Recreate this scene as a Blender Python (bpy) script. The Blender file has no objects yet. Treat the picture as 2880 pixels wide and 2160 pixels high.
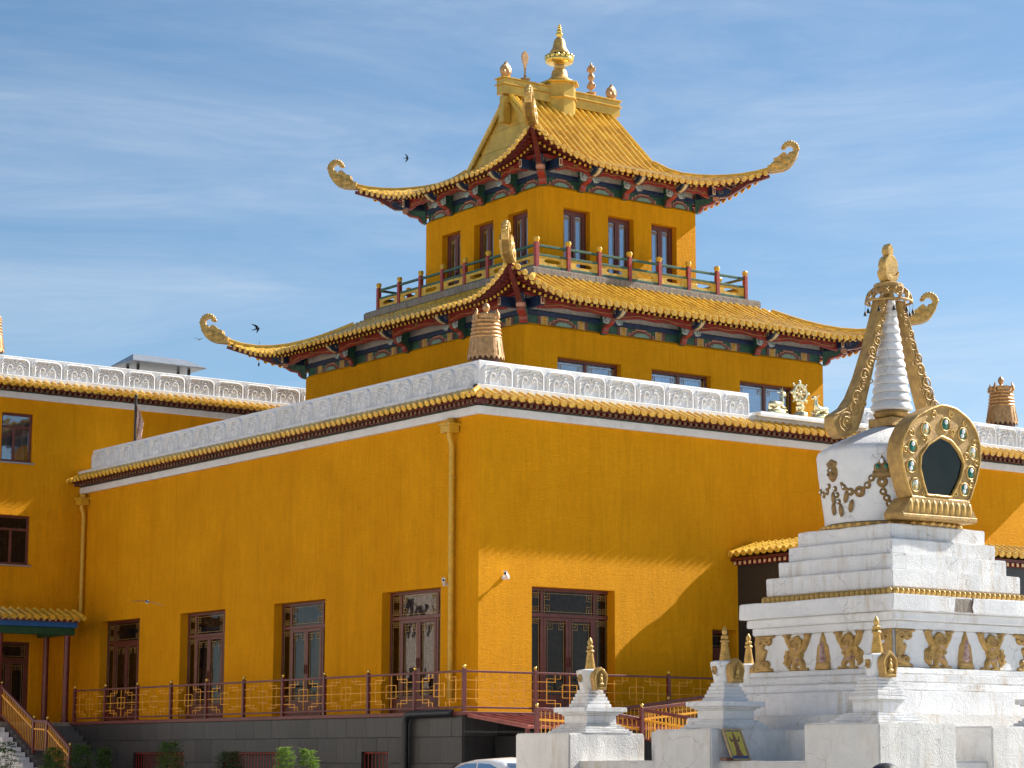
# Recreates a photograph of a yellow temple with a pagoda tower and white stupas, as real geometry.
import bpy, bmesh, math, random
import numpy as np
from mathutils import Vector, Matrix, noise
random.seed(7)
sc = bpy.context.scene
R_ = math.radians
# ------------------------------------------------------------------ camera, sky, sun, exposure
CAM = Vector((-33.97, -48.06, 1.6))
YAW, PIT, ROL = R_(36.065), R_(9.2126), R_(0.16476)
fw = Vector((math.sin(YAW)*math.cos(PIT), math.cos(YAW)*math.cos(PIT), math.sin(PIT)))
rt = Vector((math.cos(YAW), -math.sin(YAW), 0)); up = rt.cross(fw)
r2 = rt*math.cos(ROL)+up*math.sin(ROL); u2 = up*math.cos(ROL)-rt*math.sin(ROL)
cd = bpy.data.cameras.new('camera'); cam = bpy.data.objects.new('camera', cd); sc.collection.objects.link(cam)
cam.matrix_world = Matrix(((r2.x, u2.x, -fw.x, CAM.x), (r2.y, u2.y, -fw.y, CAM.y), (r2.z, u2.z, -fw.z, CAM.z), (0, 0, 0, 1)))
cd.sensor_width = 36; cd.lens = 81.845; cd.clip_start = .5; cd.clip_end = 6000
sc.camera = cam
SUN = Vector((1.33, -.168, 1.0)).normalized()
SUN_EL = math.asin(SUN.z); SUN_AZ = math.atan2(SUN.x, SUN.y)
world = bpy.data.worlds.new('World'); sc.world = world; world.use_nodes = True
wt = world.node_tree; wn = wt.nodes; wl = wt.links; wn.clear()
sky = wn.new('ShaderNodeTexSky'); sky.sky_type = 'NISHITA'; sky.sun_disc = False
sky.sun_elevation = SUN_EL; sky.sun_rotation = SUN_AZ; sky.altitude = 1300; sky.air_density = 1.0; sky.dust_density = 1.5; sky.ozone_density = 3.0
tc = wn.new('ShaderNodeTexCoord')
mp = wn.new('ShaderNodeMapping'); mp.inputs['Scale'].default_value = (2.2, 2.2, 13); mp.inputs['Rotation'].default_value = (R_(5), R_(-4), 0); mp.inputs['Location'].default_value = (1.35, .2, .4)
n1 = wn.new('ShaderNodeTexNoise'); n1.inputs['Scale'].default_value = 1.15; n1.inputs['Detail'].default_value = 8; n1.inputs['Roughness'].default_value = .62; n1.inputs['Distortion'].default_value = .7
cr = wn.new('ShaderNodeValToRGB'); cr.color_ramp.elements[0].position = .42; cr.color_ramp.elements[1].position = .80
cr.color_ramp.elements[1].color = (.62, .62, .62, 1)
mx = wn.new('ShaderNodeMix'); mx.data_type = 'RGBA'
mx.inputs[7].default_value = (4.9, 5.1, 5.4, 1)      # thin sunlit cirrus
hs = wn.new('ShaderNodeHueSaturation'); hs.inputs['Saturation'].default_value = 1.06; hs.inputs['Hue'].default_value = .492; hs.inputs['Value'].default_value = .7
bg = wn.new('ShaderNodeBackground'); bg.inputs['Strength'].default_value = .05
wo = wn.new('ShaderNodeOutputWorld')
wl.new(tc.outputs['Generated'], mp.inputs['Vector']); wl.new(mp.outputs[0], n1.inputs['Vector']); wl.new(n1.outputs['Fac'], cr.inputs[0])
mp2 = wn.new('ShaderNodeMapping'); mp2.inputs['Scale'].default_value = (3.0, 3.0, 17); mp2.inputs['Rotation'].default_value = (R_(8), R_(-6), R_(20))
n2 = wn.new('ShaderNodeTexNoise'); n2.inputs['Scale'].default_value = 2.2; n2.inputs['Detail'].default_value = 10; n2.inputs['Roughness'].default_value = .68; n2.inputs['Distortion'].default_value = 1.6
cr2 = wn.new('ShaderNodeValToRGB'); cr2.color_ramp.elements[0].position = .18; cr2.color_ramp.elements[1].position = .80
mu = wn.new('ShaderNodeMath'); mu.operation = 'MULTIPLY'
wl.new(tc.outputs['Generated'], mp2.inputs['Vector']); wl.new(mp2.outputs[0], n2.inputs['Vector']); wl.new(n2.outputs['Fac'], cr2.inputs[0]); wl.new(cr.outputs[0], mu.inputs[0]); wl.new(cr2.outputs[0], mu.inputs[1])
wl.new(mu.outputs[0], mx.inputs[0]); wl.new(sky.outputs[0], hs.inputs['Color']); wl.new(hs.outputs[0], mx.inputs[6])
wl.new(mx.outputs[2], bg.inputs['Color']); wl.new(bg.outputs[0], wo.inputs['Surface'])
ld = bpy.data.lights.new('sun', 'SUN'); ld.energy = 3.05; ld.angle = R_(.5); ld.color = (1, .95, .86)
lo = bpy.data.objects.new('sun', ld); sc.collection.objects.link(lo); lo.rotation_euler = (-SUN).to_track_quat('-Z', 'Y').to_euler(); lo.location = (30, -30, 60)
sc.view_settings.view_transform = 'Standard'; sc.view_settings.look = 'None'; sc.view_settings.exposure = 1.93; sc.view_settings.gamma = 1
sc.view_settings.use_curve_mapping = False
sc.render.resolution_x = 1024; sc.render.resolution_y = 768
# ------------------------------------------------------------------ materials
MATS = {}
def nt(name):
    m = bpy.data.materials.new(name); m.use_nodes = True; t = m.node_tree; b = t.nodes['Principled BSDF']; MATS[name] = m
    return m, t, b
def nd(t, k, **kw):
    n = t.nodes.new(k)
    for a, v in kw.items():
        if a in n.inputs.keys(): n.inputs[a].default_value = v
        else: setattr(n, a, v)
    return n
def coords(t, scale=(1, 1, 1), which='Object'):
    c = t.nodes.new('ShaderNodeTexCoord'); m = t.nodes.new('ShaderNodeMapping'); m.inputs['Scale'].default_value = scale
    t.links.new(c.outputs[which], m.inputs['Vector']); return m.outputs[0]
def noise_n(t, vec, scale, detail=5, rough=.55, dist=0):
    n = nd(t, 'ShaderNodeTexNoise', Scale=scale, Detail=detail, Roughness=rough, Distortion=dist); t.links.new(vec, n.inputs['Vector']); return n.outputs['Fac']
def ramp(t, fac, stops):
    r = t.nodes.new('ShaderNodeValToRGB'); e = r.color_ramp.elements
    while len(e) < len(stops): e.new(.5)
    for x, (p, c) in zip(e, stops): x.position = p; x.color = (*c, 1) if len(c) == 3 else c
    t.links.new(fac, r.inputs[0]); return r.outputs[0]
def mixc(t, fac, a, b, mode='MIX'):
    m = t.nodes.new('ShaderNodeMix'); m.data_type = 'RGBA'; m.blend_type = mode
    for s, v in ((0, fac), (6, a), (7, b)):
        if hasattr(v, 'is_linked'): t.links.new(v, m.inputs[s])
        else: m.inputs[s].default_value = v if s == 0 else ((*v, 1) if len(v) == 3 else v)
    return m.outputs[2]
def bump(t, b, h, dist=.01, strength=1.0):
    n = nd(t, 'ShaderNodeBump', Strength=strength, Distance=dist); t.links.new(h, n.inputs['Height']); t.links.new(n.outputs[0], b.inputs['Normal'])
def paint(name, col, rough=.5, var=.18, metal=0, nscale=6, bd=.004, grain=40, dark=None, coat=0, rnd=0, spec=.5):
    m, t, b = nt(name); v = coords(t)
    d = dark or tuple(c*(1-var*1.6) for c in col)
    c = mixc(t, ramp(t, noise_n(t, v, nscale, 6, .6), [(.35, (0, 0, 0)), (.7, (1, 1, 1))]), d, col)
    if rnd:
        o = t.nodes.new('ShaderNodeObjectInfo'); r = ramp(t, o.outputs['Random'], [(0, (1-rnd,)*3), (1, (1,)*3)]); c = mixc(t, 1.0, c, r, 'MULTIPLY')
    t.links.new(c, b.inputs['Base Color']); b.inputs['Roughness'].default_value = rough; b.inputs['Metallic'].default_value = metal
    b.inputs['Coat Weight'].default_value = coat; b.inputs['Coat Roughness'].default_value = .12; b.inputs['Specular IOR Level'].default_value = spec
    bump(t, b, noise_n(t, v, grain, 4, .6), bd); return m
def plaster(name, c1, c2):
    m, t, b = nt(name); v = coords(t); vs = coords(t, (5, 5, .45))
    a = noise_n(t, v, .55, 5, .6); s = noise_n(t, vs, 2.2, 5, .6); f = noise_n(t, v, 9, 5, .6)
    c = mixc(t, ramp(t, a, [(.3, (0, 0, 0)), (.72, (1, 1, 1))]), c1, c2)
    c = mixc(t, ramp(t, s, [(.42, (.0, .0, .0)), (.75, (.42, .42, .42))]), c, tuple(x*.74 for x in c1))
    c = mixc(t, ramp(t, noise_n(t, coords(t, (1.6, 1.6, .12)), 1.1, 6, .7), [(.52, (0, 0, 0)), (.72, (.45, .45, .45))]), c, tuple(x*.72 for x in c1))
    c = mixc(t, ramp(t, f, [(.45, (0, 0, 0)), (.8, (.28, .28, .28))]), c, tuple(x*.8 for x in c1))
    t.links.new(c, b.inputs['Base Color']); b.inputs['Roughness'].default_value = .85; b.inputs['Specular IOR Level'].default_value = .1
    h1 = noise_n(t, coords(t, (3, 3, 7)), 3.0, 8, .68, 1.2); h2 = noise_n(t, v, 34, 4, .6)
    h = mixc(t, .3, h1, h2); bump(t, b, h, .055); return m
plaster('plaster_yellow', (.72, .295, .003), (.85, .37, .006))
def whitewash(name, base=(.79, .79, .80), crack=.5, stain=.5):
    m, t, b = nt(name); v = coords(t)
    w = nd(t, 'ShaderNodeTexNoise', Scale=2.2, Detail=5.0); t.links.new(v, w.inputs['Vector'])
    vv = nd(t, 'ShaderNodeVectorMath', operation='MULTIPLY_ADD'); vv.inputs[1].default_value = (.55, .55, .55); t.links.new(w.outputs['Color'], vv.inputs[0]); t.links.new(v, vv.inputs[2])
    vo = nd(t, 'ShaderNodeTexVoronoi', feature='DISTANCE_TO_EDGE', Scale=1.7); t.links.new(vv.outputs[0], vo.inputs['Vector'])
    lines = ramp(t, vo.outputs['Distance'], [(.0, (1, 1, 1)), (.011, (0, 0, 0))])
    msk = ramp(t, noise_n(t, v, 1.3, 3), [(.46, (0, 0, 0)), (.6, (crack,)*3)])
    lf = mixc(t, 1.0, lines, msk, 'MULTIPLY')
    c = mixc(t, ramp(t, noise_n(t, v, 3.0, 6, .65), [(.35, (0, 0, 0)), (.75, (1, 1, 1))]), tuple(x*.87 for x in base), base)
    st = mixc(t, 1.0, ramp(t, noise_n(t, coords(t, (6, 6, .9)), 1.4, 6, .6), [(.47, (0, 0, 0)), (.78, (stain,)*3)]), ramp(t, noise_n(t, v, .9, 2), [(.42, (0, 0, 0)), (.62, (1, 1, 1))]), 'MULTIPLY')
    oi = t.nodes.new('ShaderNodeObjectInfo'); c = mixc(t, 1.0, c, ramp(t, oi.outputs['Random'], [(0, (.92, .92, .91)), (1, (1, 1, 1))]), 'MULTIPLY')
    c = mixc(t, st, c, (.46, .36, .23)); c = mixc(t, lf, c, (.25, .18, .13))
    t.links.new(c, b.inputs['Base Color']); b.inputs['Roughness'].default_value = .75; b.inputs['Specular IOR Level'].default_value = .3
    h = mixc(t, .5, noise_n(t, v, 10, 6, .65), noise_n(t, v, 45, 3)); h = mixc(t, lf, h, (0, 0, 0)); bump(t, b, h, .025); return m
whitewash('whitewash', crack=.5, stain=.8); whitewash('whitewash_plinth', (.74, .725, .71), .45, .85); whitewash('white_stone', (.82, .82, .83), .12, .4)
def tile_m():
    m, t, b = nt('glazed_tile'); v = coords(t); o = t.nodes.new('ShaderNodeObjectInfo')
    gi = t.nodes.new('ShaderNodeNewGeometry'); ad = nd(t, 'ShaderNodeMath', operation='ADD'); t.links.new(o.outputs['Random'], ad.inputs[0]); t.links.new(gi.outputs['Random Per Island'], ad.inputs[1]); fr_ = nd(t, 'ShaderNodeMath', operation='FRACT'); t.links.new(ad.outputs[0], fr_.inputs[0])
    c = mixc(t, fr_.outputs[0], (.62, .33, .022), (.90, .56, .065))
    c = mixc(t, ramp(t, noise_n(t, v, 3.1, 6, .65), [(.46, (0, 0, 0)), (.78, (.8, .8, .8))]), c, (.50, .26, .018))
    c = mixc(t, ramp(t, noise_n(t, v, 11, 5, .6), [(.55, (0, 0, 0)), (.8, (.55, .55, .55))]), c, (.34, .22, .05))
    t.links.new(c, b.inputs['Base Color']); b.inputs['Roughness'].default_value = .26; b.inputs['Coat Weight'].default_value = .6; b.inputs['Coat Roughness'].default_value = .18
    bump(t, b, noise_n(t, v, 30, 3), .004)
tile_m()
paint('tile_pan', (.40, .215, .012), .45, .3, 0, 6, .006, 20)  # darkened ochre: shade between the cover tiles, with dirt, put into the colour
paint('gold_paint', (.70, .43, .11), .42, .3, .25, 9, .006, 55)
paint('gold_old', (.52, .32, .09), .5, .35, .25, 7, .012, 38, dark=(.30, .175, .055))
paint('bronze_old', (.33, .20, .065), .5, .35, .3, 9, .01, 40, dark=(.17, .10, .035)); paint('niche_reflection', (.15, .085, .05), .5, .4, 0, 1.6, .002, 20, dark=(.05, .06, .05))  # niche backing mottled brown and green to imitate reflections in its glass
paint('gold_bright', (.88, .62, .16), .25, .2, .85, 8, .003)
paint('copper_gold', (.66, .37, .15), .4, .28, .35, 10, .006, 24)
paint('gold_metal_sheet', (.74, .45, .07), .34, .2, .35, 2.5, .006, 4)
paint('gold_pale', (.95, .82, .50), .2, .15, .9, 10, .004, 60)
paint('lacquer_red', (.33, .030, .018), .45, .3, 0, 5); paint('lacquer_dark_red', (.15, .020, .016), .5, .3, 0, 5)
paint('post_red', (.42, .045, .03), .45, .25, 0, 7); paint('rail_red', (.17, .028, .022), .42, .25, 0, 7)
paint('rail_orange', (.86, .38, .02), .45, .15, 0, 8); paint('beam_blue', (.018, .045, .12), .55, .4, 0, 5, dark=(.008, .016, .045))
paint('bright_blue', (.015, .14, .45), .5, .2); paint('beam_green', (.035, .12, .075), .55, .3, 0, 6, dark=(.016, .055, .036)); paint('deep_green', (.006, .09, .035), .5, .3)
paint('rafter_dim', (.26, .17, .07), .6, .4, 0, 20, dark=(.06, .05, .03)); paint('pale_green', (.22, .36, .27), .6, .2); paint('fret_pink', (.62, .27, .17), .6, .2); paint('fret_mauve', (.20, .065, .055), .6, .25); paint('fret_cream', (.78, .56, .30), .6, .2)
paint('scroll_white', (.42, .47, .45), .6, .35, 0, 14); paint('soffit_grey', (.52, .47, .42), .8, .2); paint('plank_yellow', (.80, .46, .03), .5, .25, 0, 6, .006, 14)
paint('rail_green', (.045, .135, .075), .5, .3, 0, 6); paint('door_brown', (.165, .042, .026), .42, .25, 0, 5); paint('curtain', (.34, .27, .25), .9, .3, 0, 7)
paint('curtain_pale', (.62, .62, .60), .9, .15, 0, 3)
paint('yellow_pipe', (.66, .37, .02), .4, .15); paint('black_pipe', (.012, .012, .014), .4, .2); paint('void_black', (.006, .006, .006), .8, .1)
paint('granite_step', (.16, .15, .15), .6, .3, 0, 25); paint('metal_grey', (.38, .40, .43), .35, .12, .5, 3, .003); paint('dark_metal', (.05, .045, .04), .5, .3, .3)
paint('roof_red_sheet', (.36, .09, .07), .5, .25, 0, 4); paint('roof_grey', (.30, .29, .28), .9, .2, 0, 2)
paint('camera_white', (.82, .82, .82), .35, .05); paint('lens_black', (.01, .01, .012), .15, .1); paint('car_white', (.86, .87, .89), .22, .02, 0, 1, 0.0, 3, coat=.8); paint('rubber', (.015, .015, .015), .8, .2)
paint('bird_dark', (.014, .015, .022), .5, .3); paint('bird_white', (.72, .68, .64), .7, .1); paint('cloth_flag', (.42, .16, .11), .9, .4, 0, 14, dark=(.62, .48, .40)); paint('bark', (.09, .06, .04), .85, .3)
paint('skin', (.50, .30, .21), .55, .1); paint('hair', (.012, .010, .010), .5, .3); paint('shirt', (.10, .13, .22), .9, .2); paint('trousers', (.035, .035, .04), .9, .2)
paint('wood_frame', (.55, .36, .15), .4, .25, 0, 12); paint('wood_dark', (.16, .06, .03), .5, .3); paint('print_yellow', (.62, .48, .05), .4, .15); paint('print_blue', (.02, .07, .22), .4, .2); paint('print_brown', (.28, .11, .05), .5, .4, 0, 30)
paint('jewel_green', (.01, .16, .10), .15, .2, 0, 9); paint('jewel_white', (.85, .87, .90), .12, .06, 0, 9); paint('jewel_pale', (.62, .66, .42), .2, .2); paint('paint_chipped', (.20, .06, .045), .7, .5, 0, 18, .01, 30, dark=(.50, .36, .33))
def concrete():
    m, t, b = nt('concrete'); v = coords(t); vs = coords(t, (7, 7, .5))
    c = mixc(t, ramp(t, noise_n(t, vs, 2, 6, .65), [(.3, (0, 0, 0)), (.7, (1, 1, 1))]), (.15, .12, .095), (.34, .29, .245))
    t.links.new(c, b.inputs['Base Color']); b.inputs['Roughness'].default_value = .9; bump(t, b, noise_n(t, v, 12, 6, .7), .03)
concrete()
def granite():
    m, t, b = nt('granite_dark'); v = coords(t)
    c = mixc(t, ramp(t, noise_n(t, v, 70, 3, .7), [(.4, (0, 0, 0)), (.7, (1, 1, 1))]), (.018, .018, .019), (.06, .058, .058))
    c = mixc(t, ramp(t, noise_n(t, coords(t, (4, 4, .5)), 1.6, 5, .6), [(.5, (0, 0, 0)), (.85, (.3, .3, .3))]), c, (.085, .08, .075))
    o = t.nodes.new('ShaderNodeObjectInfo'); c = mixc(t, 1.0, c, ramp(t, o.outputs['Random'], [(0, (.62,)*3), (1, (1.15,)*3)]), 'MULTIPLY')
    t.links.new(c, b.inputs['Base Color']); b.inputs['Roughness'].default_value = .42; bump(t, b, noise_n(t, v, 60, 3), .003)
granite()
def paving():
    m, t, b = nt('paving'); v = coords(t)
    br = nd(t, 'ShaderNodeTexBrick', Scale=1.0); br.inputs['Color1'].default_value = (.60, .58, .54, 1); br.inputs['Color2'].default_value = (.54, .52, .485, 1); br.inputs['Mortar'].default_value = (.20, .19, .18, 1); br.inputs['Mortar Size'].default_value = .012
    t.links.new(v, br.inputs['Vector']); c = mixc(t, ramp(t, noise_n(t, v, .6, 6), [(.35, (0, 0, 0)), (.75, (.5, .5, .5))]), br.outputs['Color'], (.26, .245, .225))
    t.links.new(c, b.inputs['Base Color']); b.inputs['Roughness'].default_value = .85; bump(t, b, noise_n(t, v, 20, 5), .01)
paving()
def glass(name, refl, tint, mxr=.5):
    m = bpy.data.materials.new(name); m.use_nodes = True; t = m.node_tree; t.nodes.clear(); MATS[name] = m
    tr = nd(t, 'ShaderNodeBsdfTransparent', Color=(*tint, 1)); gl = nd(t, 'ShaderNodeBsdfGlossy', Roughness=.03); gl.inputs['Color'].default_value = (.92, .95, 1, 1)
    lw = nd(t, 'ShaderNodeLayerWeight', Blend=.35); mr = nd(t, 'ShaderNodeMapRange'); mr.inputs[3].default_value = refl; mr.inputs[4].default_value = min(1, refl+mxr)
    ms = nd(t, 'ShaderNodeMixShader'); o = nd(t, 'ShaderNodeOutputMaterial'); v = coords(t); bp = nd(t, 'ShaderNodeBump', Strength=.25, Distance=.02)
    t.links.new(noise_n(t, v, 1.3, 2), bp.inputs['Height']); t.links.new(bp.outputs[0], gl.inputs['Normal'])
    t.links.new(lw.outputs['Fresnel'], mr.inputs[0]); t.links.new(mr.outputs[0], ms.inputs[0]); t.links.new(tr.outputs[0], ms.inputs[1]); t.links.new(gl.outputs[0], ms.inputs[2]); t.links.new(ms.outputs[0], o.inputs[0])
glass('glass', .0, (.55, .52, .5), .26); glass('glass_dark', .0, (.5, .5, .45), .16); glass('glass_sky', .16, (.8, .84, .88)); glass('car_glass', .05, (.06, .06, .07))
def leaf(name, c1, c2):
    m, t, b = nt(name); o = t.nodes.new('ShaderNodeNewGeometry'); c = mixc(t, o.outputs['Random Per Island'], c1, c2)
    t.links.new(c, b.inputs['Base Color']); b.inputs['Roughness'].default_value = .5
    b.inputs['Transmission Weight'].default_value = 0
    tl = nd(t, 'ShaderNodeBsdfTranslucent'); t.links.new(c, tl.inputs['Color']); ms = nd(t, 'ShaderNodeMixShader', Fac=.35); out = t.nodes['Material Output']
    t.links.new(b.outputs[0], ms.inputs[1]); t.links.new(tl.outputs[0], ms.inputs[2]); t.links.new(ms.outputs[0], out.inputs[0])
leaf('leaf_shaded', (.07, .16, .025), (.15, .27, .05)); leaf('leaf_sunlit', (.10, .20, .02), (.20, .30, .04))  # sunlit and shaded shrubs get lighter and darker copies of the leaf colour
leaf('leaf_dusty', (.06, .11, .04), (.12, .16, .07))
# ------------------------------------------------------------------ mesh builders
class MB:
    def __init__(s): s.v = []; s.f = []; s.mi = []; s.cur = 0
    def add(s, vs, fs, M=None):
        o = len(s.v)
        s.v += [tuple(M @ Vector(p)) for p in vs] if M is not None else [tuple(p) for p in vs]
        s.f += [tuple(o+i for i in q) for q in fs]; s.mi += [s.cur]*len(fs); return s
    def mat(s, i): s.cur = i; return s
    def box(s, x0, x1, y0, y1, z0, z1, M=None):
        return s.add([(x0, y0, z0), (x1, y0, z0), (x1, y1, z0), (x0, y1, z0), (x0, y0, z1), (x1, y0, z1), (x1, y1, z1), (x0, y1, z1)],
                     [(3, 2, 1, 0), (4, 5, 6, 7), (0, 1, 5, 4), (1, 2, 6, 5), (2, 3, 7, 6), (3, 0, 4, 7)], M)
    def prism(s, pts, w0, w1, M=None):            # polygon (u,v) -> local (u, w, v), extruded along local y
        n = len(pts); a = sum(pts[i][0]*pts[(i+1) % n][1]-pts[(i+1) % n][0]*pts[i][1] for i in range(n))
        if a < 0: pts = pts[::-1]
        vs = [(p[0], w0, p[1]) for p in pts]+[(p[0], w1, p[1]) for p in pts]
        return s.add(vs, [tuple(range(n)), tuple(range(2*n-1, n-1, -1))]+[(i, i+n, (i+1) % n+n, (i+1) % n) for i in range(n)], M)
    def ring(s, out, inn, w0, w1, M=None):        # plate with a hole, out/inn lists of equal length
        n = len(out); vs = [(p[0], w, p[1]) for w in (w0, w1) for L in (out, inn) for p in L]; f = []
        for i in range(n):
            j = (i+1) % n
            f += [(i, j, n+j, n+i), (2*n+i, 3*n+i, 3*n+j, 2*n+j), (i, 2*n+i, 2*n+j, j), (n+i, n+j, 3*n+j, 3*n+i)]
        return s.add(vs, f, M)
    def lathe(s, prof, n=20, M=None, ph=0):
        vs = []; f = []
        for r, z in prof:
            for k in range(n): a = 2*math.pi*k/n+ph; vs.append((max(r, 1e-4)*math.cos(a), max(r, 1e-4)*math.sin(a), z))
        m = len(prof)
        for i in range(m-1):
            for k in range(n): f.append((i*n+k, i*n+(k+1) % n, (i+1)*n+(k+1) % n, (i+1)*n+k))
        f.append(tuple(range(n-1, -1, -1))); f.append(tuple((m-1)*n+k for k in range(n)))
        return s.add(vs, f, M)
    def tube(s, path, r, n=8, M=None, sq=False):
        P = [Vector(p) for p in path]; m = len(P); rs = r if isinstance(r, (list, tuple)) else [r]*m; vs = []; f = []; pu = None
        for i, p in enumerate(P):
            t = (P[min(i+1, m-1)]-P[max(i-1, 0)]).normalized()
            u = Vector((0, 0, 1)) if abs(t.z) < .95 else Vector((1, 0, 0))
            if pu is not None: u = pu
            a = t.cross(u).normalized(); u = a.cross(t).normalized(); pu = u
            for k in range(n):
                an = 2*math.pi*k/n+(math.pi/4 if n == 4 else 0); vs.append(p+(a*math.cos(an)+u*math.sin(an))*rs[i])
        for i in range(m-1):
            for k in range(n): f.append((i*n+k, i*n+(k+1) % n, (i+1)*n+(k+1) % n, (i+1)*n+k))
        f.append(tuple(range(n-1, -1, -1))); f.append(tuple((m-1)*n+k for k in range(n)))
        return s.add(vs, f, M)
    def bar(s, a, b, w, h=None, M=None):           # square-section bar from a to b
        a = Vector(a); b = Vector(b); t = (b-a); L = t.length; t.normalize(); h = h or w
        u = Vector((0, 0, 1)) if abs(t.z) < .95 else Vector((1, 0, 0)); x = t.cross(u).normalized(); y = x.cross(t)
        Q = Matrix(((x.x, t.x, y.x, a.x), (x.y, t.y, y.y, a.y), (x.z, t.z, y.z, a.z), (0, 0, 0, 1)))
        if M is not None: Q = M @ Q
        return s.box(-w/2, w/2, 0, L, -h/2, h/2, Q)
    def grid(s, pts, nu, nv, M=None, flip=False):  # pts row-major nv rows of nu
        f = []
        for j in range(nv-1):
            for i in range(nu-1):
                q = (j*nu+i, j*nu+i+1, (j+1)*nu+i+1, (j+1)*nu+i); f.append(q[::-1] if flip else q)
        return s.add(pts, f, M)
    def sphere(s, c, r, n=10, m=6, M=None):
        r = r if isinstance(r, (tuple, list)) else (r, r, r)
        T = Matrix.Translation(c) @ Matrix.Diagonal((r[0], r[1], r[2], 1)); T = M @ T if M is not None else T
        return s.lathe([(math.sin(math.pi*i/m), -math.cos(math.pi*i/m)) for i in range(m+1)], n, T)
    def mesh(s, name, mats, smooth=0, bevel=0, jitter=0, seg=1):
        me = bpy.data.meshes.new(name); me.from_pydata(s.v, [], s.f)
        mats = [mats] if isinstance(mats, str) else mats
        for k in mats: me.materials.append(MATS[k])
        if len(mats) > 1: me.polygons.foreach_set('material_index', [min(i, len(mats)-1) for i in s.mi])
        if bevel:
            bm = bmesh.new(); bm.from_mesh(me)
            es = [e for e in bm.edges if len(e.link_faces) == 2 and e.calc_face_angle(0) > .5]
            bmesh.ops.bevel(bm, geom=es, offset=bevel, offset_type='OFFSET', segments=seg, affect='EDGES', clamp_overlap=True); bm.to_mesh(me); bm.free()
        me.validate(); me.update()
        if smooth:
            me.polygons.foreach_set('use_smooth', [True]*len(me.polygons)); me.set_sharp_from_angle(angle=R_(smooth))
        return me
COL = sc.collection; WM = {}
def place(name, me, parent=None, M=None):
    o = bpy.data.objects.new(name, me); COL.objects.link(o); M = M if M is not None else Matrix.Identity(4)
    if parent is not None: o.parent = parent; o.matrix_parent_inverse = WM[parent].inverted()
    o.matrix_basis = M; WM[o] = M.copy(); return o
def part(name, mb, mats, parent, smooth=0, bevel=0, M=None, stuff=False, label=None, seg=1):
    o = place(name, mb.mesh(name, mats, smooth, bevel, seg=seg), parent, M)
    if stuff: o['kind'] = 'stuff'
    if label: o['label'] = label
    return o
def tag(o, label, cat, group=None):
    o['label'] = label; o['category'] = cat
    if group: o['group'] = group
    return o
def thing(name, label, cat, loc=(0, 0, 0), group=None):
    o = place(name, None, None, Matrix.Translation(loc)); o.empty_display_size = .3; return tag(o, label, cat, group)
def struct(name, mb, mats, **kw):
    o = part(name, mb, mats, None, **kw); o['kind'] = 'structure'; return o
def XF(o, ax, ay, az): # frame from origin and three axes
    return Matrix(((ax[0], ay[0], az[0], o[0]), (ax[1], ay[1], az[1], o[1]), (ax[2], ay[2], az[2], o[2]), (0, 0, 0, 1)))
def T(x, y, z): return Matrix.Translation((x, y, z))
def RZ(a): return Matrix.Rotation(a, 4, 'Z')
# wall frames: local x along the wall (to the right seen from outside), local y INTO the wall, z up
FR_Y = lambda x, y, z: XF((x, y, z), (1, 0, 0), (0, 1, 0), (0, 0, 1))        # faces -Y, u along +X
FR_X = lambda x, y, z: XF((x, y, z), (0, -1, 0), (1, 0, 0), (0, 0, 1))       # faces -X, u along -Y
def seg_d(X, Y, a, b):
    ax, ay = a; bx, by = b; dx, dy = bx-ax, by-ay; L = dx*dx+dy*dy+1e-9
    t = np.clip(((X-ax)*dx+(Y-ay)*dy)/L, 0, 1); return np.hypot(X-ax-t*dx, Y-ay-t*dy), t
def relief(mb, strokes, w, h, nx, ny, depth, M=None, base=None, keep_all=False, org=(0, 0)):
    """strokes: list of (points, r0, r1, k). Heightfield in local (u, -height, v)."""
    xs = np.linspace(0, w, nx); ys = np.linspace(0, h, ny); X, Y = np.meshgrid(xs, ys); H = np.zeros_like(X) if base is None else base(X, Y)
    K = np.zeros_like(X, bool) if not keep_all else np.ones_like(X, bool)
    for pts, r0, r1, k in strokes:
        n = max(1, len(pts)-1)
        for i in range(n):
            a = pts[i]; b = pts[min(i+1, len(pts)-1)]; d, t = seg_d(X, Y, a, b); r = r0+(r1-r0)*((i+t)/n)
            q = np.sqrt(np.clip(1-(d/r)**2, 0, 1)); H = np.maximum(H, q*k*depth); K |= d < r*1.02
    pts = [(org[0]+X[j, i], -H[j, i], org[1]+Y[j, i]) for j in range(ny) for i in range(nx)]; f = []
    for j in range(ny-1):
        for i in range(nx-1):
            if K[j, i] or K[j, i+1] or K[j+1, i] or K[j+1, i+1]: f.append((j*nx+i, j*nx+i+1, (j+1)*nx+i+1, (j+1)*nx+i))
    return mb.add(pts, f, M)
def spiral(cx, cy, r, a0, turns, n=14, shrink=.25):
    return [(cx+r*(1-(1-shrink)*i/n)*math.cos(a0+turns*2*math.pi*i/n), cy+r*(1-(1-shrink)*i/n)*math.sin(a0+turns*2*math.pi*i/n)) for i in range(n+1)]
def mir(st, w): return [([(w-x, y) for x, y in p], a, b, k) for p, a, b, k in st]
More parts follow.
